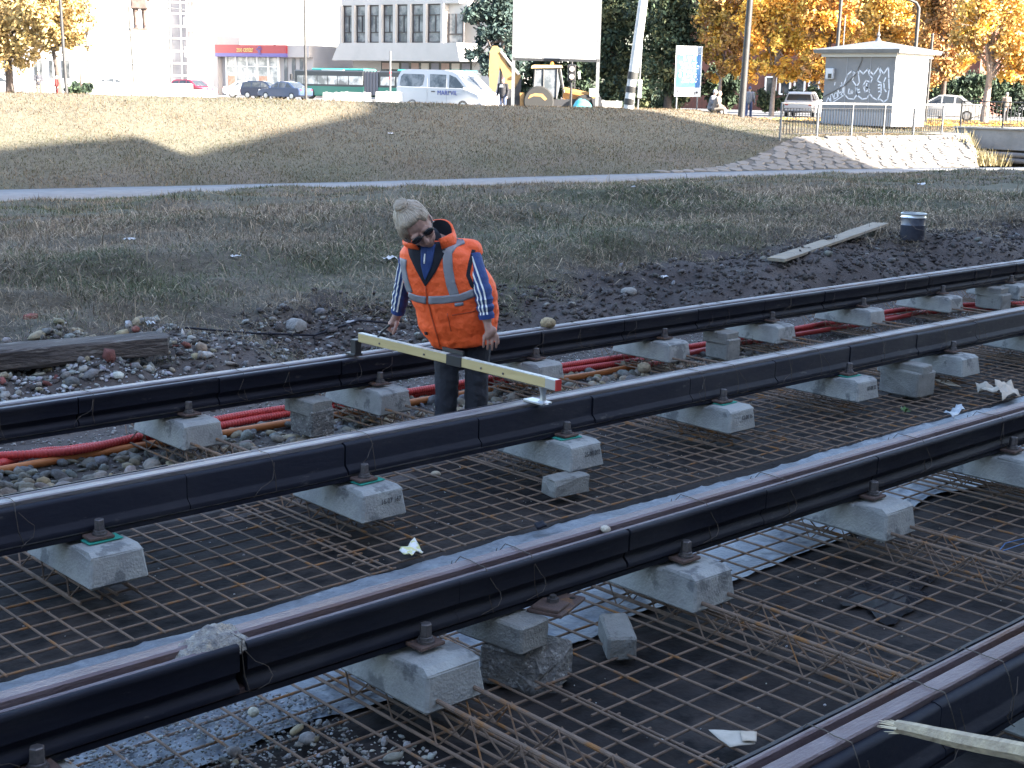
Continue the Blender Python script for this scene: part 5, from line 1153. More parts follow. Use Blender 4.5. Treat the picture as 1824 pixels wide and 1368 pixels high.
# ---- billboard, poles, boards, signals
p, L = stand(990, 60); r = thing('billboard', 'large blank white billboard on two dark posts', 'billboard', p, VIEW)
xa, xb = L(919, 50)[0], L(1068, 50)[0]; zb_, zt = L(990, 104)[1], L(990, -40)[1]
MB().box(((xa+xb)/2, .1, (zb_+zt)/2), (xb-xa, .12, zt-zb_)).build('panel', M('billboard_white', (.82, .82, .82), rough=.7), r)
for q in (968, 1018): panel(r, 'seam', L(q, 50)[0]-.012, L(q, 50)[0]+.012, zb_, zt, .035, .012, M('seam_grey', (.3, .3, .3)))
panel(r, 'lower_frame', xa-.1, xb+.05, zb_-.12, zb_, .1, .16, mat_iron)
for q in (915, 1066): MB().box((L(q, 100)[0], .1, zt/2), (.14, .16, zt)).build('post', mat_galv, r)
def pole(name, label, px, D, top, r0, r1, mat, lean=0.0, cat='pole', z=ZS):
    p, L = stand(px, D, z); r = thing(name, label, cat, p, VIEW); MB().tube([(0, 0, -.1), (lean*.5, 0, top/2), (lean, 0, top)], [r0, (r0+r1)/2, r1], 12).build('shaft', mat, r, True); return r, L
mat_pole = M('dark_pole', (.022, .021, .022), (.035, .033, .033), sc=3, rough=.6); mat_cpole = M('concrete_pole', (.55, .54, .52), (.45, .44, .43), sc=2, rough=.85)
r, L = pole('utility_pole', 'leaning pale concrete pole with black and white bands', 1118, 58, 9.0, .22, .16, mat_cpole, .9)
for i, (ya, yb) in enumerate(((128, 141), (154, 165), (176, 187))):
    za, zb2 = L(1120, yb)[1], L(1120, ya)[1]; MB().tube([(.1*za-.002, 0, za), (.1*zb2-.002, 0, zb2)], [.226, .224], 14).build('black_band', M('band_black', (.03, .03, .03), rough=.7), r, True)
MB().tube([(.42, -.05, -.1), (.5, -.05, 3.2)], .035, 8).build('cable_pipe', mat_galv, r); MB().box((.48, -.12, 1.35), (.16, .14, .75), ch=.02).build('switch_box', M('box_white', (.7, .7, .7), rough=.5), r)
r, L = pole('lamp_post', 'tall dark steel lamp post right of the seated people', 1322, 60, 9.5, .155, .11, mat_pole, .2, 'lamp post'); MB().lathe([(.2, -.1), (.2, .05), (.165, .1)], 12).build('base_flange', mat_pole, r)
MB().tube([(.2, 0, 9.4), (.3, -.8, 9.7), (.3, -1.8, 9.75)], .05, 8).build('arm', mat_pole, r, True); MB().box((.3, -2.1, 9.72), (.28, .7, .12), ch=.03).build('lantern', mat_galv, r)
for px, D, lab, h in ((119, 84, 'dark lamp post in front of the autumn trees at the left', 11.0), (240, 100, 'thin dark pole left of the statue', 11.5), (545, 104, 'dark lamp post in front of the pink shop pavilion', 10.5), (1484, 70, 'slim dark pole left behind the kiosk', 9.0)):
    r, L = pole('lamp_post', lab, px, D, h, .11 if px != 240 else .07, .07 if px != 240 else .05, mat_pole, {119: -.25, 240: -.4, 545: -.05, 1484: .1}[px], 'lamp post'); MB().box((0, -.3, h-.05), (.25, 1.0, .1), ch=.03).build('lantern', mat_pole, r); MB().lathe([(.17, -.1), (.17, .1), (.12, .14)], 10).build('base_flange', mat_pole, r)
r, L = pole('sign_post', 'thin grey post rising behind the long white barrier', 695, 74, L(0, 0)[1]*0+3.05, .05, .05, mat_galv, 0, 'post'); MB().lathe([(.055, 1.6), (.055, 1.75)], 10).build('red_band', M('post_red', (.45, .05, .06), rough=.6), r); MB().lathe([(.055, 1.9), (.055, 2.0)], 10).build('cap_band', MATS['post_red'], r)
# traffic signal under the billboard, mast arm signal behind the kiosk
r, L = pole('traffic_signal', 'black pedestrian traffic signal under the billboard', 1017, 63, 2.7, .06, .05, mat_blk, 0, 'traffic light')
zz_ = L(1017, 132)[1]; hb = MB().box((0, -.05, zz_+.05), (.36, .22, .75), ch=.03).build('signal_head', mat_blk, r)
for i in (-1, 1): MB().lathe([(.11, 0), (.12, .03), (.11, .1)], 12, Matrix.Translation((0, -.16, zz_+.05+i*.17)) @ Matrix.Rotation(R_(90), 4, 'X')).build('lens', M('lens_pale', (.4, .35, .32), rough=.3), hb)
p, L = stand(1624, 72); r = thing('signal_mast', 'dark mast arm of a traffic signal above the kiosk', 'traffic light', p, VIEW)
zt = L(1624, 14)[1]; MB().tube([(0, 0, -.1), (0, 0, zt), (-.15, 0, zt+.25), (-1.2, 0, zt+.65), (-1.9, 0, zt+.9)], [.11, .09, .08, .06, .05], 10).build('mast', mat_pole, r, True); MB().box((-1.95, -.05, zt+.75), (.3, .24, .8), ch=.03).build('signal_head', mat_blk, r)
p, L = stand(1652, 74); r = thing('post', 'short dark post top right behind the kiosk roof', 'post', p, VIEW); MB().tube([(0, 0, 0), (0, 0, L(1652, 62)[1])], .07, 8).build('shaft', mat_pole, r); MB().lathe([(.09, 0), (.06, .08)], 8, Matrix.Translation((0, 0, L(1652, 62)[1]))).build('cap', mat_pole, r)
# route information board
p, L = stand(1227, 61); r = thing('information_board', 'tall blue route information board on two posts', 'sign', p, VIEW)
xa, xb = L(1203, 120)[0], L(1250, 120)[0]; z0, z1, zm = L(1227, 172)[1], L(1227, 82)[1], L(1227, 157)[1]
bd = panel(r, 'board', xa, xb, z0, z1, 0, .05, M('board_white', (.66, .67, .68), rough=.5)); panel(bd, 'blue_field', xa+.05, xb-.05, zm+.03, L(1227, 97)[1], -.03, .012, M('sign_blue', (.05, .15, .38), (.10, .25, .48), sc=3, rough=.5)); panel(bd, 'head_field', xa+.05, xb-.05, L(1227, 96)[1], z1-.05, -.03, .012, M('sign_grey', (.22, .28, .36), rough=.5))
mat_sw = M('sign_letter', (.75, .76, .78), rough=.5); rr = random.Random(3)
mb = MB()
for j in range(11):
    z_ = z1-.35-j*(z1-zm-.5)/11; x_ = xa+.15+rr.uniform(0, .2)
    while x_ < xb-.2: w_ = rr.uniform(.04, .14); mb.box((x_+w_/2, -.04, z_+rr.uniform(-.03, .03)), (w_, .008, rr.uniform(.03, .10)), rr.uniform(-.2, .2)); x_ += w_+rr.uniform(.02, .1)
tag(mb.build('map_marks', mat_sw, bd), kind='stuff')
text('lettering', 'Cetatea', .26, M('sign_black', (.04, .04, .05), rough=.6), bd, ((xa+xb)/2+.02, -.03, (z0+zm)/2), (R_(90), 0, 0), .004, .8)
ax = xa+.16; MB().prism([(ax-.07, z0+.2), (ax+.07, z0+.2), (ax, z0+.32)], -.034, -.026, 'y').box((ax, -.03, z0+.14), (.035, .008, .14)).build('arrow', MATS['sign_black'], bd)
MB().lathe([(.05, 0), (.05, .008)], 12, Matrix.Translation((xb-.17, -.026, (z0+zm)/2)) @ Matrix.Rotation(R_(90), 4, 'X')).build('round_mark', MATS['sign_black'], bd)
for x_ in (xa+.12, xb-.12): MB().tube([(x_, .05, -.1), (x_, .05, z1-.1)], .035, 8).build('post', mat_galv, r)

# ---- monument
p, L = stand(255, 104); r = thing('monument_pedestal', 'white stone pedestal of the statue', 'pedestal', p, VIEW)
zt = L(255, 57)[1]; wq = L(268, 100)[0]-L(242, 100)[0]
MB().box((-.1, 0, zt/2), (wq, 1.1, zt), R_(18), ch=.03).build('shaft', mat_white, r); MB().box((-.1, 0, .45), (wq+1.4, 2.4, .9), R_(18), ch=.04).build('plinth', mat_white, r); MB().box((-.1, 0, zt+.03), (wq+.12, 1.2, .12), R_(18)).build('cap_slab', mat_white, r)
MON = (p, zt)
p, L = stand(255, 100); r = thing('stone_terrace', 'wide white stone terrace at the foot of the statue pedestal', 'terrace', p, VIEW)
MB().box((0, 0, .55), (6.5, 3, 1.1), ch=.03).build('lower_block', mat_white, r); MB().box((2.4, -.4, .35), (5.5, 2.4, .7), ch=.03).build('step', mat_white, r); panel(r, 'plaque', L(219, 160)[0], L(248, 160)[0], .75, .98, -1.53, .06, M('plaque', (.25, .2, .19), rough=.6))
# overhead wires
for k, (a, b, lab) in enumerate((((270, 10), (400, 22), 'overhead wire crossing the glazed stairwell'), ((160, 108), (245, 114), 'thin overhead wire left of the statue'))):
    q0, q1 = at(*a, 96), at(*b, 96); m_ = (q0+q1)/2-np.array([0, 0, .08]); o = MB().tube([tuple(q0), tuple(m_), tuple(q1)], .035, 5).build('overhead_wire', mat_galv); tag(o, lab, 'wire')
# ================================================================== TREES
mat_leaf = M('leaves', (.1, .1, .1), None, rough=.8, attr='Col', spec=.2)
mat_bark = M('bark', (.085, .065, .055), (.05, .042, .038), sc=8, rough=.95, bump=.8, bsc=25)
mat_barkp = M('pale_bark', (.3, .25, .22), (.18, .14, .12), sc=8, rough=.95, bump=.8, bsc=25)
ORANGE = [(.72, .38, .06), (.80, .48, .09), (.62, .28, .05), (.85, .58, .14), (.48, .26, .08)]
YELB = [(.50, .36, .13), (.42, .28, .11), (.56, .44, .2), (.33, .22, .1), (.45, .33, .16)]
DKGREEN = [(.030, .048, .032), (.045, .065, .038), (.06, .085, .05), (.025, .038, .03)]
GRNYEL = DKGREEN+[(.10, .10, .045)]
RUST = [(.36, .18, .07), (.30, .17, .08), (.42, .25, .1), (.25, .15, .08)]
def tree(name, label, px, D, clumps, pal, nleaf, ls, trunk=(.16, .05), lean=0.0, group=None, bark=None, z=ZS, seed=1, dens=None):
    """clumps: (photo x, photo y of the middle, radius in m)"""
    rr = random.Random(seed); rg = np.random.default_rng(seed); p, L = stand(px, D, z); r = thing(name, label, 'tree', p, VIEW, group); bark = bark or mat_bark
    C = []
    for (cx_, cy_, rad) in clumps:
        x_, z_ = L(cx_, cy_); C.append((x_, rr.uniform(-.5, .5)*rad, z_, rad))
    zlow = min(c[2]-c[3]*.6 for c in C); zh = max(c[2] for c in C); ft = max(zlow, 1.0)
    mb = MB(); top = (lean, 0, max(ft+.8, zh*.75)); mb.tube([(0, 0, -.2), (lean*.3, .05, ft*.5), (lean*.6, 0, ft), top], [trunk[0]*1.25, trunk[0]*.95, trunk[0]*.8, trunk[1]*.6], 9)
    mb.build('trunk', bark, r, True)
    mb = MB()
    for c in C:
        s_ = Vector((lean*.6, 0, min(ft, c[2]*.8))).lerp(Vector(top), rr.uniform(0, .6)); e_ = Vector(c[:3]); m_ = s_.lerp(e_, .5)+Vector((rr.uniform(-.2, .2), rr.uniform(-.2, .2), .25))
        mb.tube([s_, m_, e_], [trunk[1], trunk[1]*.6, trunk[1]*.25], 6)
        for k in range(5):
            d_ = Vector((rr.gauss(0, 1), rr.gauss(0, 1), rr.gauss(.2, .8))).normalized(); mb.tube([e_.lerp(m_, rr.random()*.6), e_+d_*c[3]*.85], [trunk[1]*.3, trunk[1]*.08], 4)
    mb.build('limbs', bark, r)
    tot = sum(c[3]**2 for c in C); P = []; K = []
    pal = np.array(pal)
    for c in C:
        n = int(nleaf*c[3]**2/tot); sub = max(6, int(c[3]**2*9)); sd = rg.normal(size=(sub, 3)); sd /= np.linalg.norm(sd, axis=1)[:, None]
        sc = sd*(c[3]*rg.uniform(.35, 1.0, (sub, 1)))*np.array([1, .9, .82]); w_ = rg.integers(0, sub, n)
        q = sc[w_]+rg.normal(size=(n, 3))*c[3]*.16+np.array(c[:3]); P.append(q)
        tint = pal[rg.integers(0, len(pal), sub)][w_]*.6+pal[rg.integers(0, len(pal), n)]*.4; K.append(np.clip(tint*rg.uniform(.65, 1.35, (n, 1)), 0, .9))
    P = np.concatenate(P); K = np.concatenate(K); n = len(P); P[:, 2] = np.maximum(P[:, 2], .15)
    u = rg.normal(size=(n, 3)); u /= np.linalg.norm(u, axis=1)[:, None]; v = rg.normal(size=(n, 3)); v -= u*(u*v).sum(1)[:, None]; v /= np.linalg.norm(v, axis=1)[:, None]
    s_ = ls*rg.uniform(.5, 1.3, (n, 1)); V = np.stack([P-u*s_, P+v*s_*.5, P+u*s_, P-v*s_*.5], 1).reshape(-1, 3); F = np.arange(n*4).reshape(-1, 4)
    link('crown', npmesh('crown', V, F, mat_leaf, np.repeat(K, 4, 0)), r)
    return r
tree('autumn_tree', 'golden brown autumn tree at the far left edge', 18, 98, [(-30, 20, 2.4), (20, -10, 2.6), (40, 55, 2.3), (-5, 80, 2.0), (25, 100, 1.3), (-40, 80, 2.0), (70, 10, 2.0)], YELB, 15000, .17, (.28, .12), 0, 'autumn trees at the left', seed=2)
tree('autumn_tree', 'golden autumn tree with slim leaning trunk beside the left lamp post', 108, 96, [(85, 20, 2.0), (120, 0, 2.0), (110, 50, 1.7), (140, 30, 1.2), (90, 70, 1.2), (130, 65, 1.2), (138, 75, .9)], YELB, 11000, .16, (.17, .08), -.6, 'autumn trees at the left', seed=3)
tree('bare_tree', 'nearly bare pale tree between the flats and the statue', 160, 94, [(157, 10, .8), (162, 50, .6), (156, 80, .4)], YELB+[(.5, .45, .4)], 450, .14, (.14, .06), 0, None, mat_barkp, seed=4)
tree('dark_tree', 'dark blue green tree between the cream building and the billboard', 895, 84, [(850, 20, 1.0), (880, 0, 1.4), (905, 30, 1.4), (870, 55, 1.1), (900, 75, 1.3), (850, 100, .85), (880, 110, .9), (915, 110, 1.2), (900, -30, 1.6), (845, 30, .6)], [(.04, .065, .06), (.055, .08, .07), (.03, .05, .05), (.075, .10, .085)], 12000, .14, (.22, .09), 0, 'dark trees behind the street', seed=5)
tree('dark_tree', 'dark evergreen behind the billboard and the backhoe', 985, 96, [(940, 140, 1.7), (985, 130, 2.0), (1035, 140, 1.9), (960, 90, 2.0), (1010, 80, 2.2), (985, 40, 2.4), (1060, 90, 1.8), (950, 175, 1.4), (1040, 180, 1.4)], DKGREEN, 15000, .19, (.3, .1), 0, 'dark trees behind the street', seed=6)
tree('dark_tree', 'dark evergreen right of the billboard behind the striped pole', 1095, 90, [(1085, 30, 1.8), (1100, 70, 1.7), (1085, 110, 1.6), (1110, 150, 1.5), (1080, 175, 1.2), (1130, 10, 1.8), (1120, 110, 1.4), (1100, -20, 2.0), (1140, 170, 1.2)], GRNYEL, 15000, .17, (.28, .1), 0, 'dark trees behind the street', seed=7)
tree('dark_tree', 'dark evergreen behind the blue information board', 1190, 86, [(1170, 30, 1.7), (1205, 20, 1.7), (1185, 75, 1.7), (1215, 80, 1.4), (1175, 120, 1.5), (1210, 130, 1.4), (1190, 165, 1.3), (1195, -20, 2.0), (1230, 60, 1.2)], GRNYEL, 15000, .16, (.28, .1), 0, 'dark trees behind the street', seed=8)
tree('maple_tree', 'bright orange tree just left of the dark lamp post', 1282, 84, [(1265, 15, 1.4), (1295, 30, 1.4), (1280, 70, 1.2), (1305, 90, 1.0), (1290, 115, .9), (1310, 125, .7), (1275, 130, .6), (1300, -15, 1.7), (1260, 60, .8), (1262, 105, .7)], ORANGE[:2]+RUST+[(.35, .25, .06)], 9000, .14, (.13, .06), 0, 'orange trees at the right', mat_barkp, seed=9)
tree('maple_tree', 'orange tree with pale trunk between the lamp post and the kiosk', 1376, 82, [(1345, 20, 1.4), (1385, 10, 1.6), (1420, 30, 1.5), (1360, 65, 1.3), (1400, 75, 1.3), (1435, 80, 1.0), (1375, 110, 1.0), (1420, 118, 1.0), (1395, 128, .8), (1440, 120, .8), (1345, 125, .7), (1400, -30, 1.8), (1340, 100, .7)], ORANGE, 14000, .14, (.14, .07), .1, 'orange trees at the right', mat_barkp, seed=10)
tree('maple_tree', 'orange tree rising over the left eave of the kiosk', 1470, 80, [(1450, 30, 1.4), (1485, 20, 1.5), (1465, 80, 1.1), (1455, 115, 1.0), (1470, 140, .8), (1445, 135, .7), (1500, 55, 1.2), (1475, -20, 1.7)], ORANGE+RUST, 9500, .14, (.14, .06), 0, 'orange trees at the right', seed=11)
tree('maple_tree', 'amber tree rising behind the kiosk roof', 1575, 92, [(1530, 20, 1.7), (1575, 10, 1.9), (1615, 30, 1.6), (1560, 60, 1.6), (1600, 70, 1.5), (1575, -30, 2.2), (1525, 65, 1.3)], ORANGE+YELB, 13000, .16, (.2, .08), 0, 'orange trees at the right', seed=12)
tree('maple_tree', 'rusty brown tree right behind the kiosk', 1680, 88, [(1660, 20, 1.6), (1690, 40, 1.6), (1670, 80, 1.4), (1685, 115, 1.3), (1665, 130, 1.0), (1700, 0, 1.8), (1665, -30, 1.8)], RUST+[(.5, .33, .1)], 11000, .15, (.18, .08), 0, 'orange trees at the right', seed=13)
tree('maple_tree', 'large bright yellow orange tree at the right edge', 1757, 76, [(1730, 30, 1.4), (1770, 20, 1.6), (1810, 30, 1.6), (1725, 75, 1.1), (1765, 70, 1.2), (1805, 80, 1.4), (1790, 115, 1.1), (1830, 110, 1.3), (1715, 105, .8), (1745, -20, 1.7), (1815, -20, 1.8), (1840, 60, 1.5), (1815, 140, .8)], ORANGE[:4]+YELB, 16000, .13, (.21, .1), .1, 'orange trees at the right', mat_barkp, seed=14)
def hedge(label, px, D, clumps, seed):
    return tree('shrub', label, px, D, clumps, DKGREEN, 5500, .15, (.08, .04), 0, 'dark shrubs behind the street', seed=seed)
hedge('dark shrub behind the white car near the bridge', 1705, 96, [(1680, 150, 1.2), (1710, 160, 1.4), (1735, 150, 1.3), (1720, 185, 1.2)], 20)
hedge('dark shrub behind the person on the bridge', 1790, 98, [(1765, 160, 1.4), (1795, 150, 1.4), (1825, 165, 1.5), (1790, 190, 1.3), (1840, 190, 1.3)], 21)
hedge('dark shrub under the dark trees left of the information board', 1160, 92, [(1150, 180, 1.0), (1175, 185, 1.0), (1130, 188, .9)], 22)
hedge('low brown shrub beside the left lamp post', 145, 92, [(128, 155, .5), (140, 157, .5), (152, 158, .45)], 23)
hedge('dark shrub added before the brick building to darken it, left of the dark lamp post', 1290, 90, [(1262, 150, 1.0), (1285, 140, 1.0), (1305, 155, .9), (1275, 175, .9), (1300, 180, .8)], 24)  # added to stand in for the dark of the tree shade
hedge('dark shrub added before the brick building to darken it, right of the dark lamp post', 1395, 93, [(1350, 175, .8), (1375, 180, .8), (1400, 178, .9), (1430, 180, .9), (1455, 178, .9)], 25)  # likewise added, darkening the foot of the brick building
# fallen leaves under the orange trees
n = 5000; x = RNG.uniform(58, 78, n); y = RNG.uniform(33, 47, n); C4 = np.array(ORANGE)[RNG.integers(0, 5, n)]
P = np.stack([x, y, np.full(n, ZS+.012)], 1); a_ = RNG.uniform(0, 6.28, n); s_ = RNG.uniform(.04, .09, n); u = np.stack([np.cos(a_)*s_, np.sin(a_)*s_, RNG.uniform(-.01, .03, n)], 1); v = np.stack([-np.sin(a_)*s_, np.cos(a_)*s_, 0*s_], 1)
V = np.stack([P-u, P-v, P+u, P+v], 1).reshape(-1, 3); o = link('fallen_leaves', npmesh('fallen_leaves', V, np.arange(n*4).reshape(-1, 4), mat_leaf, np.repeat(C4, 4, 0))); tag(o, 'orange fallen leaves on the ground under the right trees', 'leaves', kind='stuff')
# ================================================================== PEOPLE
mat_skin = M('skin', (.40, .235, .19), (.34, .19, .155), sc=14, rough=.6, bump=.1, bsc=90)
mat_skin2 = M('skin_light', (.46, .30, .24), rough=.6)
# ---- the worker reading the gauge
WP = (4.947, 5.711, -.45)
wk = thing('person', 'worker in orange vest bending over the gauge bar between the far rails', 'person', WP, VIEW)
hc = Vector((-.244, -.266, 1.266)); up = Vector((-.42, -.68, .60)).normalized(); fwv = Vector((.36, -.70, -.44)); fwv = (fwv-up*fwv.dot(up)).normalized(); sd = fwv.cross(up).normalized()
if sd.x < 0: sd = -sd
HX = (Matrix((sd, fwv, up)).transposed() @ Matrix.Diagonal((1.12, 1.08, 1.08))).to_4x4(); HX.translation = hc     # head axes: x = her left, y = face, z = crown
def hp(x, y, z): return tuple(HX @ Vector((x, y, z)))
b = MB()
b.ell((0, -.012, .025), (.073, .092, .090), 18, 12, HX); b.ell((0, .012, -.02), (.066, .078, .082), 16, 10, HX); b.ell((0, .034, -.068), (.050, .052, .052), 14, 8, HX); b.ell((0, .058, -.098), (.024, .024, .020), 10, 8, HX)
b.cap(hp(0, .086, .010), hp(0, .106, -.032), .008, .013); b.ell((0, .088, -.036), (.020, .014, .010), 10, 6, HX)
b.ell((0, .082, -.066), (.024, .012, .006), 10, 6, HX); b.ell((0, .080, -.078), (.020, .012, .007), 10, 6, HX)
for s in (-1, 1):
    b.ell((s*.034, .071, -.026), (.024, .020, .022), 10, 8, HX); b.ell((s*.030, .078, .022), (.026, .012, .009), 10, 6, HX); b.ell((s*.073, -.006, -.012), (.010, .020, .032), 10, 8, HX); b.ell((s*.030, .074, .006), (.013, .010, .009), 8, 6, HX)
b.cap(hp(0, -.03, -.06), (-.165, -.12, 1.12), .047, .05); b.cap((-.14, -.11, 1.10), (0, -.02, .80), .11, .12)
# arms inside the sleeves, bare forearms and hands
aR = [(.045, -.14, 1.09), (.118, -.215, .905), (.142, -.225, .755)]; aL = [(-.295, -.11, 1.06), (-.338, .0, .885), (-.372, .065, .728)]
for A in (aR, aL): b.cap(A[0], A[1], .044, .040); b.cap(A[1], A[2], .039, .027)
b.cap((.143, -.226, .745), (.156, -.235, .690), .026, .030, sq=.8); b.cap((.172, -.240, .700), (.150, -.238, .672), .024, .024)
for i, (dx, l) in enumerate(((-.031, .062), (-.0105, .074), (.0105, .076), (.031, .064))):
    k0 = Vector((.158+dx, -.238, .668)); k1 = k0+Vector((.004+dx*.12, -.006, -l*.5)); k2 = k1+Vector((-.002, .012, -l*.5)); b.cap(k0, k1, .0088, .0082, 8); b.cap(k1, k2, .0082, .0068, 8)
b.cap((.176, -.236, .705), (.199, -.246, .668), .012, .0105, 8); b.cap((.199, -.246, .668), (.206, -.240, .630), .0105, .0085, 8)
b.cap((-.374, .067, .722), (-.392, .085, .680), .026, .030, sq=.85); b.cap((-.385, .085, .672), (-.408, .092, .668), .022, .021)
for i, dy in enumerate((-.026, -.009, .009, .026)):
    k0 = Vector((-.412, .088+dy, .668)); k1 = k0+Vector((-.012, 0, -.026)); k2 = k1+Vector((.020, .002, -.016)); k3 = k2+Vector((.016, 0, .012)); b.cap(k0, k1, .0095, .009, 8); b.cap(k1, k2, .009, .0085, 8); b.cap(k2, k3, .0085, .0075, 8)
b.cap((-.372, .056, .680), (-.384, .040, .648), .012, .0105, 8); b.cap((-.384, .040, .648), (-.395, .046, .618), .0105, .008, 8)
for s in (-1, 1): b.cap((s*.08, 0, .74), (s*.085, .0, .42), .07, .055); b.cap((s*.085, 0, .42), (s*.082, .03, .07), .05, .04)
body = link('body', remesh(b, 'body', mat_skin, .0042, 2), wk)
# hair in a bun
h = MB(); h.ell((0, -.030, .042), (.081, .086, .084), 20, 14, HX); h.ell((0, -.055, .0), (.074, .058, .080), 16, 10, HX); h.ell((0, .020, .085), (.066, .048, .030), 14, 8, HX)
h.ell((0, -.048, .127), (.036, .033, .026), 16, 10, HX); h.ell((.05, .018, .055), (.030, .04, .038), 10, 8, HX); h.ell((-.055, .018, .05), (.030, .04, .045), 10, 8, HX); h.ell((-.072, .004, .0), (.024, .034, .058), 10, 8, HX); h.ell((.068, -.012, .02), (.016, .02, .04), 10, 8, HX)
me = remesh(h, 'hair', M('blonde_hair', (.40, .315, .24), (.33, .255, .19), sc=25, rough=.5, bump=.15, bsc=90, stretch=(1, 1, .3)), .005, 2)
HI = HX.inverted()
for v in me.vertices:
    q = HI @ v.co; a_ = math.atan2(q.x, q.y+.03); v.co += (v.co-hc).normalized()*(.0045*mnoise.noise(Vector((a_*9, q.z*9, 1)))+.003*mnoise.noise(Vector((a_*26, q.z*12, 4))))
link('hair', me, wk)
mb = MB(); rr = random.Random(8); hv = BVHTree.FromPolygons([v.co.copy() for v in me.vertices], [tuple(q.vertices) for q in me.polygons])
bun = Vector((0, -.048, .110))
for i in range(210):                                                 # strands combed from the hairline up to the bun
    a_ = rr.uniform(0, 6.28); z_ = rr.uniform(-.06, .05); p0 = Vector((.082*math.cos(a_), -.02+.1*math.sin(a_), z_+(.055 if math.sin(a_) > .2 else 0))); q = []
    for k in range(5):
        w_ = p0.lerp(bun, k/4*.93)+Vector((rr.uniform(-1, 1), rr.uniform(-1, 1), 0))*.003; w_ += Vector((w_.x, w_.y+.02, w_.z*.3)).normalized()*.02*math.sin(math.pi*k/4)
        n_ = hv.find_nearest(HX @ w_); q.append(n_[0]+n_[1]*rr.uniform(.0002, .0022))
    mb.tube(q, [.0016, .0019, .0019, .0017, .0009], 4)
for i in range(60):                                                  # coiled bun
    a_ = rr.uniform(0, 6.28); t_ = rr.uniform(-.7, .8); q = []
    for k in range(6):
        b2 = a_+k*.28; rad = .042*math.sqrt(1-t_*t_*.8); w_ = Vector((rad*math.cos(b2), -.046+rad*math.sin(b2), .129+.026*t_+rr.uniform(-.003, .003))); n_ = hv.find_nearest(HX @ w_); q.append(n_[0]+n_[1]*rr.uniform(.0003, .003))
    mb.tube(q, .0018, 4)
for i in range(34):                                                  # flyaway hairs
    a_ = rr.uniform(0, 6.28); z_ = rr.uniform(.0, .15); r0 = .08*math.sqrt(max(.1, 1-((z_-.042)/.11)**2)); p0 = Vector((r0*math.cos(a_), -.03+r0*math.sin(a_), z_)); p1 = p0*1.1+Vector((rr.uniform(-.015, .015), rr.uniform(-.01, .01), rr.uniform(-.02, .025))); p2 = p1+Vector((rr.uniform(-.018, .018), rr.uniform(-.01, .01), rr.uniform(-.025, .01)))
    if p0.y > .035 and z_ < .07: continue
    mb.tube([HX @ p0, HX @ p1, HX @ p2], [.0011, .0009, .0004], 4)
mb.build('hair_strands', M('hair_strand', (.50, .41, .32), (.38, .30, .23), sc=30, rough=.45), wk)
# sunglasses
mb = MB()
for s in (-1, 1):
    mb.ell((s*.034, .088, .002), (.028, .010, .021), 14, 8, HX)
sg = mb.build('sunglasses', M('shades', (.012, .012, .015), rough=.12, spec=.6), wk, True)
mb = MB(); mb.cap(hp(-.01, .096, .007), hp(.01, .096, .007), .003, .003, 6)
for s in (-1, 1): mb.tube([hp(s*.06, .086, .008), hp(s*.074, .05, .006), hp(s*.078, .0, .002)], .0026, 6)
mb.build('glasses_frame', M('shades_frame', (.02, .02, .025), rough=.4), sg)
MB().ell((.075, .004, -.048), (.004, .004, .004), 8, 6, HX).build('earring', M('silver', (.7, .7, .7), rough=.2, metal=1), wk)
# trousers and shoes
t = MB()
for s, lx in ((-1, -.084), (1, .086)):
    t.cap((s*.075, .0, .72), (lx, -.02, .46), .088, .074, sq=1.0); t.cap((lx, -.02, .46), (lx-.004, .0, .10), .072, .062)
t.cap((-.07, 0, .74), (.07, 0, .74), .10, .10); t.cap((-.02, -.03, .78), (.02, -.03, .70), .13, .12)
me = remesh(t, 'trousers', M('navy_trousers', (.018, .020, .030), (.028, .030, .042), sc=9, rough=.9, bump=.5, bsc=28), .009, 3)
NS = [v.normal.copy() for v in me.vertices]
for v, vn_ in zip(me.vertices, NS):
    fz = 1 if v.co.z < .62 else .3; v.co += vn_*fz*(.007*mnoise.noise(Vector((v.co.x*9, v.co.y*9, v.co.z*16)))+.004*mnoise.noise(Vector((v.co.x*20, v.co.y*20, v.co.z*38+9))))
link('trousers', me, wk)
for s, lx in ((-1, -.088), (1, .082)):
    mb = MB(); mb.ell((lx, -.05, .045), (.045, .12, .05), 12, 8); mb.ell((lx, .03, .06), (.043, .05, .055), 10, 8); link('shoe', remesh(mb, 'shoe', mat_blk, .01, 1), wk)
# vest: lofted rings, remeshed with shoulder yokes
rings = [(.572, .012, .000, .172, .140), (.60, .002, -.008, .195, .152), (.66, -.016, -.022, .215, .162), (.73, -.026, -.036, .232, .168), (.80, -.034, -.050, .242, .170), (.88, -.055, -.070, .252, .168), (.95, -.078, -.088, .258, .162), (1.02, -.100, -.104, .245, .152), (1.08, -.116, -.116, .226, .138), (1.12, -.124, -.122, .200, .122), (1.155, -.132, -.128, .150, .105), (1.18, -.14, -.13, .095, .085)]
mb = MB(); V = []; F = []; N = 48
for (z, cx_, cy_, rx, ry) in rings:
    for j in range(N):
        a_ = 2*math.pi*j/N; e_ = .82; ca, sa = math.cos(a_), math.sin(a_); tz = z-.045*(cx_*0+ca*.5*(1 if z > .9 else .1))*(1 if z < 1.1 else .6)
        if z < .60: tz += .03*max(0, ca)-.012*math.sin(a_*2)
        V.append((cx_+rx*math.copysign(abs(ca)**e_, ca), cy_+ry*math.copysign(abs(sa)**e_, sa), tz))
for i in range(len(rings)-1):
    for j in range(N): F.append((i*N+j, i*N+(j+1) % N, (i+1)*N+(j+1) % N, (i+1)*N+j))
F += [tuple(range(N)), tuple(range((len(rings)-1)*N, len(rings)*N))]
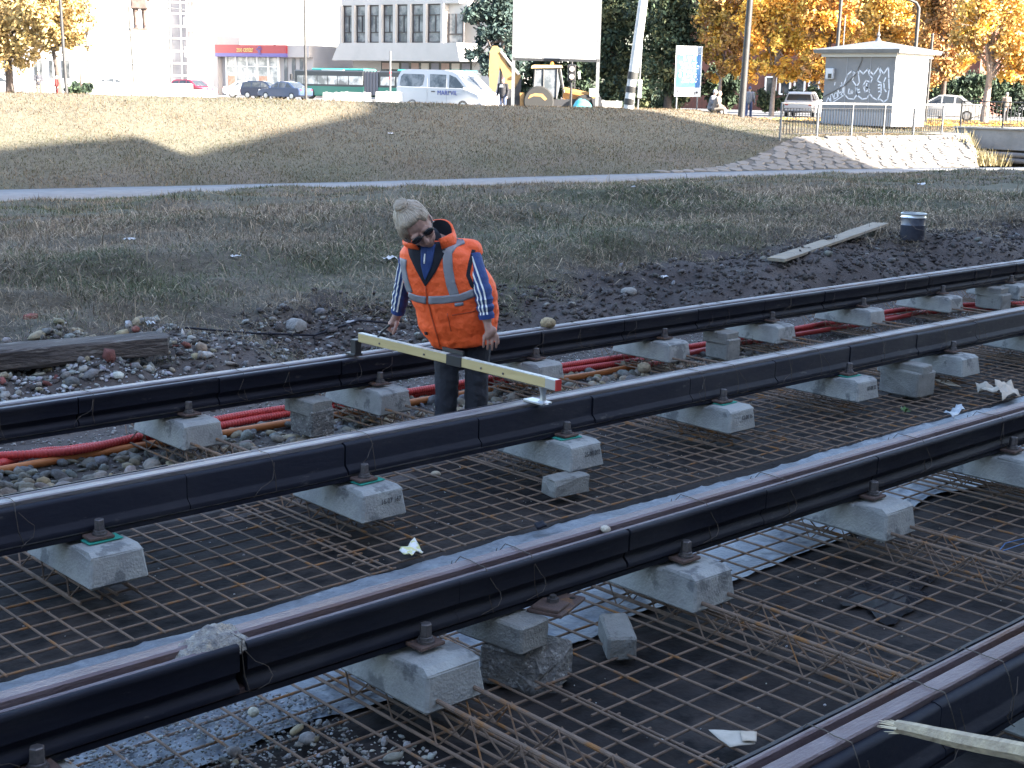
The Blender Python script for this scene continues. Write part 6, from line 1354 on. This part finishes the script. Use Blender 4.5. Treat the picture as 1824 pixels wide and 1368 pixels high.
mb.add(V, F); mb.cap((-.14, -.125, 1.13), (.045, -.11, 1.115), .07, .068); mb.cap((-.15, -.13, 1.11), (-.285, -.115, 1.075), .07, .062)
mat_org = M('orange_vest', (1.0, .135, .03), (.95, .115, .026), sc=4, rough=.62, bump=.6, bsc=26)
me = remesh(mb, 'vest', mat_org, .0075, 3)
NS = [v.normal.copy() for v in me.vertices]
for v, vn_ in zip(me.vertices, NS):
    c_ = v.co; w1 = mnoise.noise(Vector((c_.x*7+c_.z*3, c_.y*6, c_.z*9))); w2 = mnoise.noise(Vector((c_.x*16, c_.y*14, c_.z*24+5))); k_ = 1.0 if c_.z < .85 else .55
    v.co += vn_*k_*(.013*w1+.0065*w2)
    if c_.y < 0 and c_.z < .86: v.co += vn_*.007*math.exp(-((c_.x+.165-.10*(.86-c_.z)/.28)/.012)**2)
vest = link('vest', me, wk)
bv = BVHTree.FromPolygons([v.co.copy() for v in me.vertices], [tuple(p.vertices) for p in me.polygons])
def cast(x, z, off):
    h_ = bv.ray_cast(Vector((x, -1.5, z)), Vector((0, 1, 0)))
    if h_[0] is None:
        n_ = bv.find_nearest(Vector((x, -.15, z))); return n_[0]+n_[1]*off
    nn = h_[1] if h_[1].y < 0 else -h_[1]; return h_[0]+(nn*.7+Vector((0, -.3, 0)))*off
def strip(name, path, wdt, mat, parent, off=.004, across=5, sub=5):
    pts = []
    for i in range(len(path)-1):
        for k in range(sub): t_ = k/sub; pts.append(Vector((path[i][0]*(1-t_)+path[i+1][0]*t_, path[i][1]*(1-t_)+path[i+1][1]*t_)))
    pts.append(Vector(path[-1])); V = []; F = []
    for i, p in enumerate(pts):
        d_ = (pts[min(i+1, len(pts)-1)]-pts[max(i-1, 0)]).normalized(); n_ = Vector((-d_.y, d_.x))
        for k in range(across): q = p+n_*wdt*(k/(across-1)-.5); V.append(cast(q.x, q.y, off))
    for i in range(len(pts)-1):
        for k in range(across-1): F.append((i*across+k, i*across+k+1, (i+1)*across+k+1, (i+1)*across+k))
    o = MB().add(V, F).build(name, mat, parent, True); o.modifiers.new('s', 'SOLIDIFY').thickness = .003; return o
def patch(name, left, right, mat, parent, off=.004, n=14, m=8):
    """region between two (x, z) edges of equal length"""
    V = []; F = []
    def ev(P, t_): f_ = t_*(len(P)-1); i = min(int(f_), len(P)-2); u = f_-i; return (P[i][0]*(1-u)+P[i+1][0]*u, P[i][1]*(1-u)+P[i+1][1]*u)
    for i in range(n):
        a_, c_ = ev(left, i/(n-1)), ev(right, i/(n-1))
        for k in range(m): u = k/(m-1); V.append(cast(a_[0]*(1-u)+c_[0]*u, a_[1]*(1-u)+c_[1]*u, off))
    for i in range(n-1):
        for k in range(m-1): F.append((i*m+k, i*m+k+1, (i+1)*m+k+1, (i+1)*m+k))
    o = MB().add(V, F).build(name, mat, parent, True); o.modifiers.new('s', 'SOLIDIFY').thickness = .002; return o
mat_refl = M('reflective_tape', (.27, .27, .30), (.22, .22, .25), sc=10, rough=.45)
mat_lining = M('vest_lining', (.012, .014, .024), rough=.9); mat_jblue = M('jacket_blue', (.022, .06, .22), (.016, .042, .16), sc=9, rough=.7, bump=.4, bsc=30)
patch('neck_lining', [(-.30, 1.165), (-.285, 1.10), (-.245, 1.02), (-.197, .935)], [(-.085, 1.175), (-.088, 1.13), (-.135, 1.02), (-.193, .933)], mat_lining, vest, .004)
jk = patch('jacket_front', [(-.222, 1.15), (-.218, 1.05), (-.199, .975)], [(-.142, 1.16), (-.158, 1.05), (-.194, .97)], mat_jblue, wk, .008)
strip('jacket_zip', [(-.197, 1.11), (-.199, 1.06)], .007, mat_wht, jk, .012, 3)
strip('band', [(.005, 1.185), (-.05, 1.165), (-.078, 1.12), (-.072, 1.03), (-.056, .95), (-.036, .888)], .052, mat_refl, vest); strip('band', [(-.318, 1.075), (-.322, 1.02), (-.308, .95), (-.286, .885)], .040, mat_refl, vest)
strip('band', [(-.292, .868), (-.24, .858), (-.19, .856)], .042, mat_refl, vest, .0045); strip('band', [(-.178, .856), (-.1, .862), (0, .876), (.07, .905)], .044, mat_refl, vest, .0045)
strip('zip', [(-.195, .93), (-.183, .86), (-.162, .76), (-.135, .66), (-.118, .585)], .007, M('zip_orange', (.5, .07, .02), rough=.6), vest, .004, 3); strip('maker_tag', [(-.035, .835), (.012, .842)], .018, M('tag_grey', (.22, .25, .30), rough=.6), vest, .004, 3)
strip('pocket_seam', [(-.075, .785), (-.055, .68)], .005, MATS['zip_orange'], vest, .003, 3); strip('pocket_seam', [(-.05, .775), (.08, .80)], .005, MATS['zip_orange'], vest, .003, 3); strip('hem_label', [(-.196, .667), (-.192, .648)], .016, mat_lining, vest, .004, 3)
# stand-up collar, open at the front
V = []; F = []; n = 26
for i in range(n):
    f_ = i/(n-1); a_ = R_(-62)+R_(304)*f_; bk = max(0, math.sin(a_))                    # opening towards the camera (-y)
    base_ = Vector((-.166+.122*math.cos(a_), -.135+.100*math.sin(a_), 1.128+.03*bk)); hh = .040+.068*bk+.055*max(0, math.cos(a_)); lean_ = Vector((.012*math.cos(a_)-.02, .02*math.sin(a_)-.035, 0))
    for k in range(4): t_ = k/3; V.append(base_+lean_*t_+Vector((0, 0, hh*t_))+Vector((math.cos(a_), math.sin(a_), 0))*.012*math.sin(math.pi*t_))
for i in range(n-1):
    for k in range(3): F.append((i*4+k, (i+1)*4+k, (i+1)*4+k+1, i*4+k+1))
co = MB().add(V, F).build('collar', [mat_org, mat_lining], vest, True); sm = co.modifiers.new('s', 'SOLIDIFY'); sm.thickness = .012; sm.offset = 0
V2 = [Vector(v)-(Vector((Vector(v).x+.15, Vector(v).y+.13, 0)).normalized())*.009 for v in V]
MB().add(V2, F).build('collar_lining', mat_lining, co, True)
nb = MB(); nb.cap((-.185, -.155, 1.185), (-.15, -.125, 1.10), .068, .085); link('jacket_collar', remesh(nb, 'jacket_collar', mat_lining, .008, 1), wk)
# jacket sleeves with three white stripes
def sleeve(A, rad, c0, stripes, seed):
    P = []; n = 22; A = [Vector(a) for a in A]
    for i in range(n):
        f_ = i/(n-1)*c0
        P.append(A[0].lerp(A[1], min(1, f_*2)) if f_ < .5 else A[1].lerp(A[2], (f_-.5)*2))
    for _ in range(3): P = [P[0]]+[(P[i-1]+P[i]*2+P[i+1])/4 for i in range(1, n-1)]+[P[-1]]
    rs = []; rr = random.Random(seed)
    for i in range(n): f_ = i/(n-1); rs.append(rad[0]+(rad[1]-rad[0])*f_+.004*math.sin(i*1.9)*(f_ > .35)+rr.uniform(-.0015, .0015))
    rs[-1] -= .003
    o = MB().tube(P, rs, 18).build('sleeve', mat_jblue, wk, True)
    MB().tube([P[-2].lerp(P[-1], .2), P[-1]+(P[-1]-P[-2]).normalized()*.012], [rs[-1]+.002, rs[-1]-.001], 18).build('cuff', M('cuff_blue', (.02, .05, .2), rough=.8), o, True)
    for ang in stripes:
        V = []; F = []
        for i in range(1, n-1):
            t_ = (P[i+1]-P[i-1]).normalized(); fr = Vector((0, -1, 0)); fr = (fr-t_*fr.dot(t_)).normalized(); si = t_.cross(fr).normalized()
            if si.x < 0: si = -si
            for k in (-1, 0, 1): a2 = R_(ang)+k*.0045/rs[i]; V.append(P[i]+(fr*math.cos(a2)+si*math.sin(a2))*(rs[i]+.0022))
        m_ = n-2
        for i in range(m_-1): F += [(i*3, i*3+1, i*3+4, i*3+3), (i*3+1, i*3+2, i*3+5, i*3+4)]
        MB().add(V, F).build('white_stripe', mat_wht, o, True)
sleeve(aR, (.058, .043), .94, (-42, -16, 10), 1); sleeve(aL, (.056, .042), .93, (-62, -32, -4), 2)
strip('armhole', [(.062, 1.13), (.045, 1.06), (.035, 1.0), (.06, .94), (.09, .92)], .02, mat_lining, vest, .003, 3)

# ---- people in the background
def figure(label, px, D, h, top, bottom, hair, pose='stand', turn=0.0, group='people in the background', z=ZS, cap=None, extra=None):
    p, _ = stand(px, D, z); r = thing('person', label, 'person', p, VIEW+turn, group); s = h/1.72
    def S(*q): return tuple(v*s for v in q)
    if pose == 'sit': hip = (0, .05, .48); kn = [(-.11, -.38, .5), (.11, -.38, .48)]; ft = [(-.12, -.42, .06), (.12, -.45, .06)]; lean_ = -.14
    elif pose == 'walk': hip = (0, 0, .92); kn = [(-.09, -.10, .5), (.09, .08, .5)]; ft = [(-.09, -.16, .06), (.09, .26, .08)]; lean_ = -.04
    else: hip = (0, 0, .92); kn = [(-.095, -.02, .5), (.095, -.01, .5)]; ft = [(-.11, 0, .05), (.11, 0, .05)]; lean_ = -.02
    hz = hip[2]; ch = (0, hip[1]+lean_*.8, hz+.40); nk = (0, hip[1]+lean_, hz+.56); hd = (0, hip[1]+lean_*1.3, hz+.69)
    sh = [(-.19, ch[1], hz+.47), (.19, ch[1], hz+.47)]
    if pose == 'sit': el = [(-.26, ch[1]-.06, hz+.2), (.26, ch[1]-.06, hz+.2)]; wr = [(-.12, -.25, hz+.14), (.12, -.27, hz+.13)]
    elif pose == 'fold': el = [(-.27, ch[1]-.05, hz+.22), (.27, ch[1]-.05, hz+.22)]; wr = [(.05, ch[1]-.2, hz+.27), (-.05, ch[1]-.2, hz+.25)]
    else: el = [(-.25, ch[1]+.02, hz+.2), (.25, ch[1]+.02, hz+.2)]; wr = [(-.26, ch[1]-.10, hz-.03), (.26, ch[1]-.10, hz-.03)]
    b = MB()
    b.ell(S(*hd), S(.078, .095, .115), 12, 8); b.ell(S(hd[0], hd[1]-.09, hd[2]-.02), S(.014, .02, .02), 8, 6); b.cap(S(*nk), S(*hd), .055*s, .055*s)
    b.cap(S(0, hip[1], hz), S(*ch), .11*s, .12*s)
    for i in (0, 1):
        b.cap(S(*sh[i]), S(*el[i]), .045*s, .04*s); b.cap(S(*el[i]), S(*wr[i]), .038*s, .03*s)
        w_ = wr[i]; d_ = Vector((0, -.03, -.06)) if pose != 'sit' else Vector((0, -.07, -.01)); b.cap(S(*w_), S(w_[0], w_[1]+d_.y*.7, w_[2]+d_.z*.7), .032*s, .03*s)
        for k in range(4): b.cap(S(w_[0]+(k-1.5)*.018, w_[1]+d_.y, w_[2]+d_.z), S(w_[0]+(k-1.5)*.019, w_[1]+d_.y*2.0, w_[2]+d_.z*2.1), .009*s, .008*s, 6)
        b.cap(S(*hip), S(*kn[i]), .07*s, .06*s); b.cap(S(*kn[i]), S(*ft[i]), .05*s, .045*s)
    link('body', remesh(b, 'body', mat_skin2, .018*s, 1), r)
    c = MB(); c.cap(S(0, hip[1], hz+.02), S(*ch), .165*s, .175*s); c.cap(S(*sh[0]), S(*sh[1]), .085*s, .085*s)
    for i in (0, 1): c.cap(S(*sh[i]), S(*el[i]), .068*s, .06*s); c.cap(S(*el[i]), S(*[el[i][k]+(wr[i][k]-el[i][k])*.85 for k in range(3)]), .057*s, .05*s)
    link('jacket', remesh(c, 'jacket', top, .02*s, 2), r)
    c = MB(); c.cap(S(-.06, hip[1], hz), S(.06, hip[1], hz), .13*s, .13*s)
    for i in (0, 1): c.cap(S(hip[0]+(-.09, .09)[i], hip[1], hz), S(*kn[i]), .095*s, .08*s); c.cap(S(*kn[i]), S(*ft[i]), .075*s, .065*s)
    link('trousers', remesh(c, 'trousers', bottom, .02*s, 2), r)
    c = MB(); c.ell(S(hd[0], hd[1]+.015, hd[2]+.035), S(.088, .10, .10), 12, 8)
    if cap: c.ell(S(hd[0], hd[1]-.10, hd[2]+.05), S(.075, .07, .014), 10, 6)
    link('cap' if cap else 'hair', remesh(c, 'hair', hair, .014*s, 1), r)
    for i in (0, 1):
        c = MB(); c.ell(S(ft[i][0], ft[i][1]-.05, .05), S(.05, .13, .055), 10, 8); link('shoe', remesh(c, 'shoe', mat_blk, .02*s, 1), r)
    return r, S
CL = {n_: M('cloth_'+n_, c_, tuple(.75*v for v in c_), sc=6, rough=.85, bump=.3, bsc=20) for n_, c_ in {'black': (.02, .02, .025), 'dark': (.04, .04, .05), 'brown': (.10, .075, .06), 'red': (.28, .045, .04), 'grey': (.2, .2, .22), 'beige': (.24, .2, .17), 'pale': (.36, .34, .32), 'blue': (.06, .08, .16), 'jeans': (.07, .09, .15)}.items()}
H_dk = M('hair_dark', (.03, .025, .022), rough=.7); H_gr = M('hair_grey', (.42, .41, .40), rough=.8)
r, S = figure('man in black t-shirt with white print and cap beside the backhoe', 896, 64, 1.74, CL['black'], CL['jeans'], M('cap_red', (.14, .06, .06), rough=.8), 'stand', R_(-25), cap=True)
mb = MB()
for i in range(3): mb.box((0, -.205, 1.32+i*.045), (.20-.03*i, .006, .028))
mb.build('shirt_print', mat_wht, r)
figure('pedestrian in dark coat with folded arms under the left trees', 70, 92, 1.72, CL['dark'], CL['brown'], H_dk, 'fold', R_(20))
figure('pedestrian in red jacket beside the left lamp post', 103, 90, 1.45, CL['red'], CL['red'], H_gr, 'stand', R_(-40))
figure('pedestrian in white beside the red hatchback', 374, 112, 1.75, CL['pale'], CL['pale'], H_gr, 'walk', R_(60))
p0 = at(1270, 187, 61.5); gz0 = float(T(p0[0], p0[1]))
figure('left of two seated people on the bank, in grey with pale hair', 1269, 61.5, 1.70, CL['grey'], CL['grey'], H_gr, 'sit', R_(60), z=gz0-.28)
figure('right of two seated people on the bank, in beige', 1277, 61.0, 1.62, CL['beige'], CL['beige'], M('hair_fair', (.5, .4, .3), rough=.8), 'sit', R_(75), z=gz0-.28)
figure('person in grey jacket and dark cap right of the dark lamp post', 1335, 68, 1.60, CL['grey'], CL['blue'], CL['blue'], 'walk', R_(160), cap=True)
figure('person in beige coat seen from behind on the bridge', 1794, 82, 1.66, CL['beige'], CL['dark'], H_gr, 'walk', R_(170))
# ---- statue on the pedestal
mp, mz = MON; bz = M('bronze', (.07, .05, .045), (.11, .085, .075), sc=3, rough=.5, metal=.5)
st = thing('statue', 'dark bronze statue of a man in a long coat on the pedestal', 'statue', (mp[0], mp[1], mp[2]+mz+.08), VIEW+R_(18))
b = MB(); s = 2.75
def S(*q): return tuple(v*s for v in q)
b.box(S(-.06, 0, .03), S(.5, .4, .06))
for i, fx in ((-1, -.13), (1, .10)): b.cap(S(fx, -.02, .09), S(fx, 0, .5), .055*s, .07*s); b.ell(S(fx, -.06, .09), S(.06, .13, .05)); b.cap(S(fx, 0, .5), S(fx*.7, .02, .9), .075*s, .10*s)
b.box(S(-.03, .02, .80), S(.46, .34, .46), top=(.8, .8)); b.cap(S(-.02, .02, 1.0), S(0, 0, 1.38), .19*s, .19*s); b.cap(S(.2, 0, .85), S(.16, .02, 1.0), .09*s, .09*s)
b.cap(S(-.2, 0, 1.42), S(-.28, .05, 1.12), .08*s, .07*s); b.cap(S(-.28, .05, 1.12), S(-.22, -.1, .92), .065*s, .05*s); b.cap(S(.2, 0, 1.42), S(.28, -.02, 1.15), .08*s, .07*s); b.cap(S(.28, -.02, 1.15), S(.2, -.2, 1.05), .065*s, .05*s)
b.cap(S(0, 0, 1.4), S(0, -.02, 1.58), .06*s, .06*s); b.ell(S(0, -.03, 1.64), S(.085, .10, .12), 12, 8)
link('figure', remesh(b, 'figure', bz, .05, 1), st)
bpy.data.scenes.remove(TMP)
